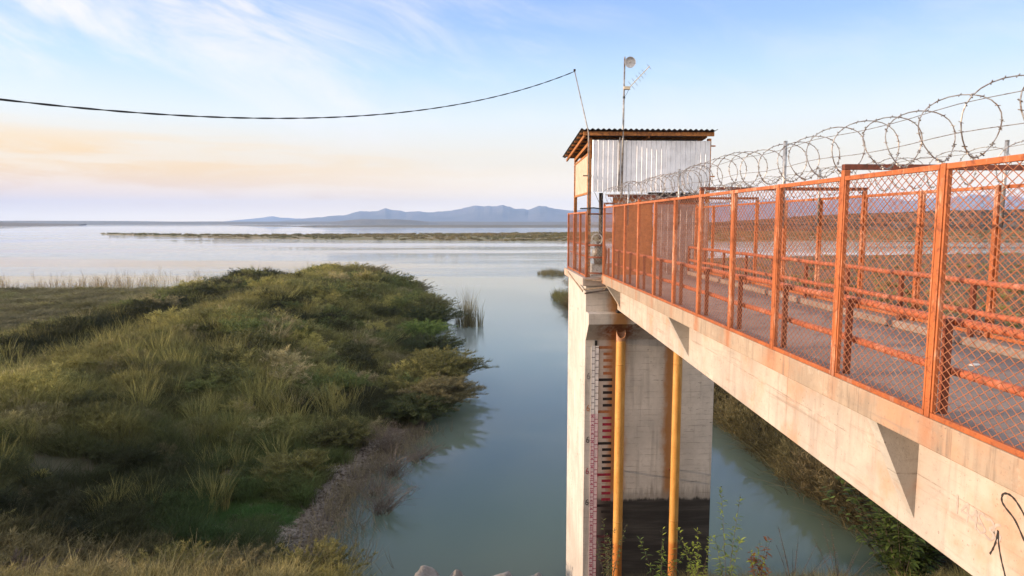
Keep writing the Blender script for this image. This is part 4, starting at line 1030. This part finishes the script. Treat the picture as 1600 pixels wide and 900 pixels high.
def reed_bed(x, y, rx, ry, n, h, label, col, seed, lean=.25):
    g_ = np.random.default_rng(seed); V = []; F = []; off = 0
    for i in range(n):
        a = g_.random()*6.28; q = np.sqrt(g_.random()); v, f = blades(14, .3, h*(.6+.5*g_.random())*(1-.5*q*q), .5, lean, .03, .3, seed*1000+i, 4)
        v = v + np.array((q*rx*math.cos(a), q*ry*math.sin(a), 0)); V.append(v); F.append(f+off); off += len(v)
    t_ = link('reed_clump', array_mesh('reed_clump', np.concatenate(V)*K, np.concatenate(F)), col); t_.location = (x*K, y*K, (W-.05)*K)
    return tag(t_, label, 'reeds', 'reed clumps standing in the water')
reed_bed(-1.5, 74, 1.5, 2.4, 34, 6.6, 'thin reed clump standing alone in the water off the spur tip', 'leaf_tan', 5, .22)
reed_bed(12.6, 97, 1.8, 8, 130, 2.6, 'dense olive reed clump against the tower pier, lower of two', 'leaf_olive', 6, .4)
reed_bed(16.2, 147, 3.2, 6, 120, 2.2, 'small brown reed clump beside the tower platform, upper of two', 'leaf_tan', 7, .3)

# leafy plants on the slope below the bridge: stems with lance-shaped leaves
def leafy(x, y, h, n, spread, label, leaf, leaf2, seed, ll=.2, lw=.022, name='leafy_plant', nl=26, group=None, zb=None):
    g_ = np.random.default_rng(seed); zb = float(height(x, y)) - .03 if zb is None else zb
    t_ = thing(name, (x*K, y*K, zb*K), label, 'plant', group); A = {0: [], 1: []}; paths = []
    for i in range(n):
        a = g_.random()*6.28; r = spread*np.sqrt(g_.random()); hh = h*(.55+.45*g_.random()); t = np.linspace(0, 1, 8)
        P = np.stack([r*np.cos(a)*t**1.3, r*np.sin(a)*t**1.3, hh*t], -1); paths.append(P)
        for k in range(nl):
            u = .25+.75*g_.random(); q = np.array([np.interp(u, t, P[:, j]) for j in range(3)])
            b = g_.random()*6.28; d = np.array([math.cos(b), math.sin(b), .55*g_.random()-.05+.5*(u > .9)]); d /= np.linalg.norm(d)
            s = np.cross(d, (0, 0, 1)); s /= np.linalg.norm(s); L = ll*(.6+.7*g_.random())*(1.15-.5*u); w_ = lw*(.7+.6*g_.random())
            dn = np.array((0, 0, -.22*L)); m1 = q+d*L*.35; e = q+d*L+dn
            m2 = q+d*L*.7+dn*.35
            A[0 if g_.random() < .7 else 1].append([q, m1+s*w_, m2+s*w_*.7, e, m2-s*w_*.7, m1-s*w_])
    for k_, m_ in ((0, leaf), (1, leaf2)):
        if A[k_]:
            v = np.array(A[k_]).reshape(-1, 3)*K; nq = len(v)//6; b = np.arange(nq)[:, None]*6
            f = np.concatenate([b+np.array([[0, 1, 2, 5]]), b+np.array([[2, 3, 4, 5]])])
            link('foliage', array_mesh('foliage', v, f), m_, t_)
    stems_mesh([P*K for P in paths], .010, 'stems', 'bark', t_, np.array((x, y, zb))*K)
    return t_
leafy(8.55, 12.0, 4.0, 80, 1.7, 'large dark green leafy shrub under the girder at the lower right', 'leaf_green', 'leaf_dark', 201, .26, .035, 'leafy_shrub', 60)
leafy(9.9, 11.0, 3.1, 50, 1.4, 'yellow-green leafy shrub partly hidden by the girder edge', 'leaf_bright', 'leaf_green', 202, .22, .03, 'leafy_shrub', 50)
leafy(5.15, 12.6, 2.75, 4, .75, 'slender plant with bright pinnate leaves before the pier corner', 'leaf_bright', 'leaf_green', 203, .2, .014, nl=46)
leafy(3.9, 13.2, 1.95, 5, .6, 'small green plant before the right yellow pipe', 'leaf_green', 'leaf_bright', 204, .17, .013, nl=40)
leafy(4.7, 13.0, 1.7, 5, .5, 'low bright green plant between the pipe and the pier corner', 'leaf_bright', 'leaf_bright', 205, .15, .016, nl=40)
leafy(5.7, 12.4, 1.45, 6, .3, 'short plant with withered orange leaves', 'leaf_rust', 'leaf_bright', 206, .18, .02, nl=30)
leafy(2.75, 13.2, 1.9, 7, .55, 'weedy yellow plant in front of the sunlit pier edge', 'leaf_yellow', 'leaf_green', 207, .12, .009, nl=46)
leafy(6.6, 12.6, 2.0, 9, .9, 'thin grey seeding weed between pier corner and girder', 'leaf_grey', 'leaf_grey', 208, .08, .006, nl=36)
leafy(7.5, 12.4, 1.8, 9, .9, 'pale dry weed next to the large leafy shrub', 'leaf_grey', 'leaf_olive', 209, .09, .007, nl=36)

# boulders showing along the bottom edge
def boulder(x, y, z, sx, sy, sz, label, seed):
    g_ = np.random.default_rng(seed); import bmesh
    bm = bmesh.new(); bmesh.ops.create_icosphere(bm, subdivisions=4, radius=1)
    pl = [(Vector(g_.normal(0, 1, 3)).normalized(), .62+.3*g_.random()) for _ in range(12)]
    for v in bm.verts:
        d = v.co.normalized(); r = 1.
        for nrm, o_ in pl:
            q = d.dot(nrm)
            if q > 1e-3: r = min(r, o_/q)
        n_ = vnoise(np.array([d.x*2+seed]), np.array([d.y*2+d.z*3]), 1.3, 4)[0]
        v.co = Vector((d.x*sx, d.y*sy, d.z*sz))*K*r*(.9+.22*n_)
    me = bpy.data.meshes.new('boulder'); bm.to_mesh(me); bm.free()
    for p in me.polygons: p.use_smooth = True
    o = link('boulder', me, 'rock'); o.location = (x*K, y*K, z*K); o.rotation_euler = (0, 0, g_.random()*6); tag(o, label, 'boulder', 'boulders along the bottom edge')
boulder(-1.15, 13.2, -8.28, .55, .5, .85, 'tallest pale boulder of the row at the bottom edge', 1)
boulder(-.55, 13.2, -8.2, .36, .4, .72, 'small boulder just right of the tallest one', 2)
boulder(.25, 13.2, -8.22, .62, .5, .72, 'wide flat boulder third from the left at the bottom edge', 3)
boulder(.98, 13.2, -8.22, .42, .45, .68, 'low boulder at the right end of the row', 4)

# ------------------------------------------------------------------ air
hz = MB().box(-14500*K, 14500*K, -900*K, 14800*K, -20, 470*K).build('haze', None); tag(hz, 'thin evening haze over the lake', kind='stuff')
hm = bpy.data.materials.new('haze'); hm.use_nodes = True; ht = hm.node_tree; ht.nodes.clear()
ho = ht.nodes.new('ShaderNodeOutputMaterial'); hv = ht.nodes.new('ShaderNodeVolumePrincipled')
hv.inputs['Color'].default_value = (.42, .62, 1.0, 1); hv.inputs['Density'].default_value = 7e-5; hv.inputs['Anisotropy'].default_value = 0.
ht.links.new(hv.outputs[0], ho.inputs['Volume']); hz.data.materials.append(hm); hz.display_type = 'WIRE'

# ------------------------------------------------------------------ sky and sun
SUN_AZ, SUN_EL = 94., 10.                     # degrees left of the bridge axis, and above the horizon
wd = bpy.data.worlds.new('World'); S.world = wd; wd.use_nodes = True
t = NT(wd.node_tree); bg = t.n['Background']
sky = t.new('ShaderNodeTexSky', sky_type='NISHITA', sun_disc=False); sky.sun_elevation = R_(SUN_EL); sky.sun_rotation = R_(-SUN_AZ)
sky.air_density = 1.; sky.dust_density = 1.2; sky.ozone_density = 1.5
tc = t.new('ShaderNodeTexCoord').outputs['Generated']
x, y, z = t.sep(tc)
hyp = t.math('SQRT', t.math('ADD', t.math('MULTIPLY', x, x), t.math('MULTIPLY', y, y)))
el = t.math('DIVIDE', z, hyp)                                            # slope above the horizon
az = t.math('ARCTAN2', x, y)                                             # radians right of the bridge axis
grad = t.ramp(t.math('MULTIPLY', el, 1.6, clamp=True), [(p_, tuple(v_/1.9 for v_ in c_)) for p_, c_ in ((0, (1.75, 1.36, .82)), (.045, (1.42, 1.12, .74)), (.14, (.97, .85, .66)), (.25, (.80, .86, .88)), (.35, (.54, .73, .95)), (.46, (.34, .54, .97)), (.60, (.25, .42, .97)), (.78, (.40, .58, .90)), (1., (.80, .86, .98)))])  # last stops: unseen zenith brightened to add fill from overhead
# sunset glow low on the left
gl = t.math('MULTIPLY', t.math('SUBTRACT', 1, t.step(az, -.70, .25)), t.math('MULTIPLY', t.step(el, .008, .035), t.math('SUBTRACT', 1, t.step(el, .075, .145))))
wn = t.noise(t.scale(tc, (2.2, 2.2, 22)), 1.6, 5, .6, .6)
gl = t.math('MULTIPLY', gl, t.math('MULTIPLY_ADD', t.step(wn, .40, .60), .75, .42), clamp=True)
skyc = t.mix(t.math('MULTIPLY', gl, .95), grad, (.56, .345, .10))
pk = t.math('MULTIPLY', t.math('MULTIPLY', t.step(el, .005, .03), t.math('SUBTRACT', 1, t.step(el, .035, .075))), t.math('SUBTRACT', 1, t.step(az, -.75, .1)))
skyc = t.mix(t.math('MULTIPLY', pk, .55), skyc, (.56, .34, .22))
# thin high cloud: long wisps fanning out over the upper left
cv = t.new('ShaderNodeCombineXYZ'); t.put(cv.inputs[0], t.math('ADD', az, t.math('MULTIPLY', el, -1.7))); t.put(cv.inputs[1], t.math('ADD', el, t.math('MULTIPLY', az, .45)))
c1 = t.noise(t.scale(cv.outputs[0], (1.6, 7, 1)), 1.5, 7, .62, .5)
c2 = t.noise(t.scale(cv.outputs[0], (.9, 2.2, 1)), 1.3, 3, .5)
lf = t.math('SUBTRACT', 1, t.step(az, -.45, .30))
cm = t.math('MULTIPLY', t.step(t.math('ADD', t.math('MULTIPLY', c1, .65), t.math('MULTIPLY', c2, .5)), .53, .80), t.math('MULTIPLY_ADD', lf, .7, .3))
cm = t.math('MULTIPLY', cm, t.step(el, .08, .2))
skyc = t.mix(t.math('MULTIPLY', cm, .95), skyc, (.55, .50, .54))
# behind the camera: unseen pale rose sky, added to fill camera-facing surfaces
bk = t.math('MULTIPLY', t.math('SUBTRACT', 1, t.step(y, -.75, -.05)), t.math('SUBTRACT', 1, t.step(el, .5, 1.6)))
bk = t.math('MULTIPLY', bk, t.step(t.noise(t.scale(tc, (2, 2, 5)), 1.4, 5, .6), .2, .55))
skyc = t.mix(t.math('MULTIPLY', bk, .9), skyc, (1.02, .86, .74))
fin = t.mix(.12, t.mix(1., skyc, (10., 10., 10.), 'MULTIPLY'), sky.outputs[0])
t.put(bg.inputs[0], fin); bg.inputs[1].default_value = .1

su = bpy.data.lights.new('sun', 'SUN'); su.energy = 3.7; su.angle = R_(.6); su.color = (1., .735, .51)
so_ = bpy.data.objects.new('sun', su); C.objects.link(so_)
tw = Vector((-math.sin(R_(SUN_AZ))*math.cos(R_(SUN_EL)), math.cos(R_(SUN_AZ))*math.cos(R_(SUN_EL)), math.sin(R_(SUN_EL))))
so_.rotation_euler = tw.to_track_quat('Z', 'Y').to_euler(); so_.location = (-40, 10, 30)

# ------------------------------------------------------------------ camera
cam = bpy.data.cameras.new('camera'); cam.sensor_width = 36; cam.lens = 22.5; cam.clip_start = .05; cam.clip_end = 60000
co = bpy.data.objects.new('camera', cam); C.objects.link(co); co.location = (0, 0, 0); co.rotation_euler = (R_(90-5.881), 0, R_(-2.734))
S.camera = co
S.view_settings.view_transform = 'Standard'; S.view_settings.look = 'None'; S.view_settings.exposure = 1.2; S.view_settings.gamma = 1
S.view_settings.use_curve_mapping = False
S.cycles.use_denoising = True; S.cycles.max_bounces = 7; S.cycles.volume_bounces = 1; S.cycles.transparent_max_bounces = 8; S.cycles.caustics_reflective = False
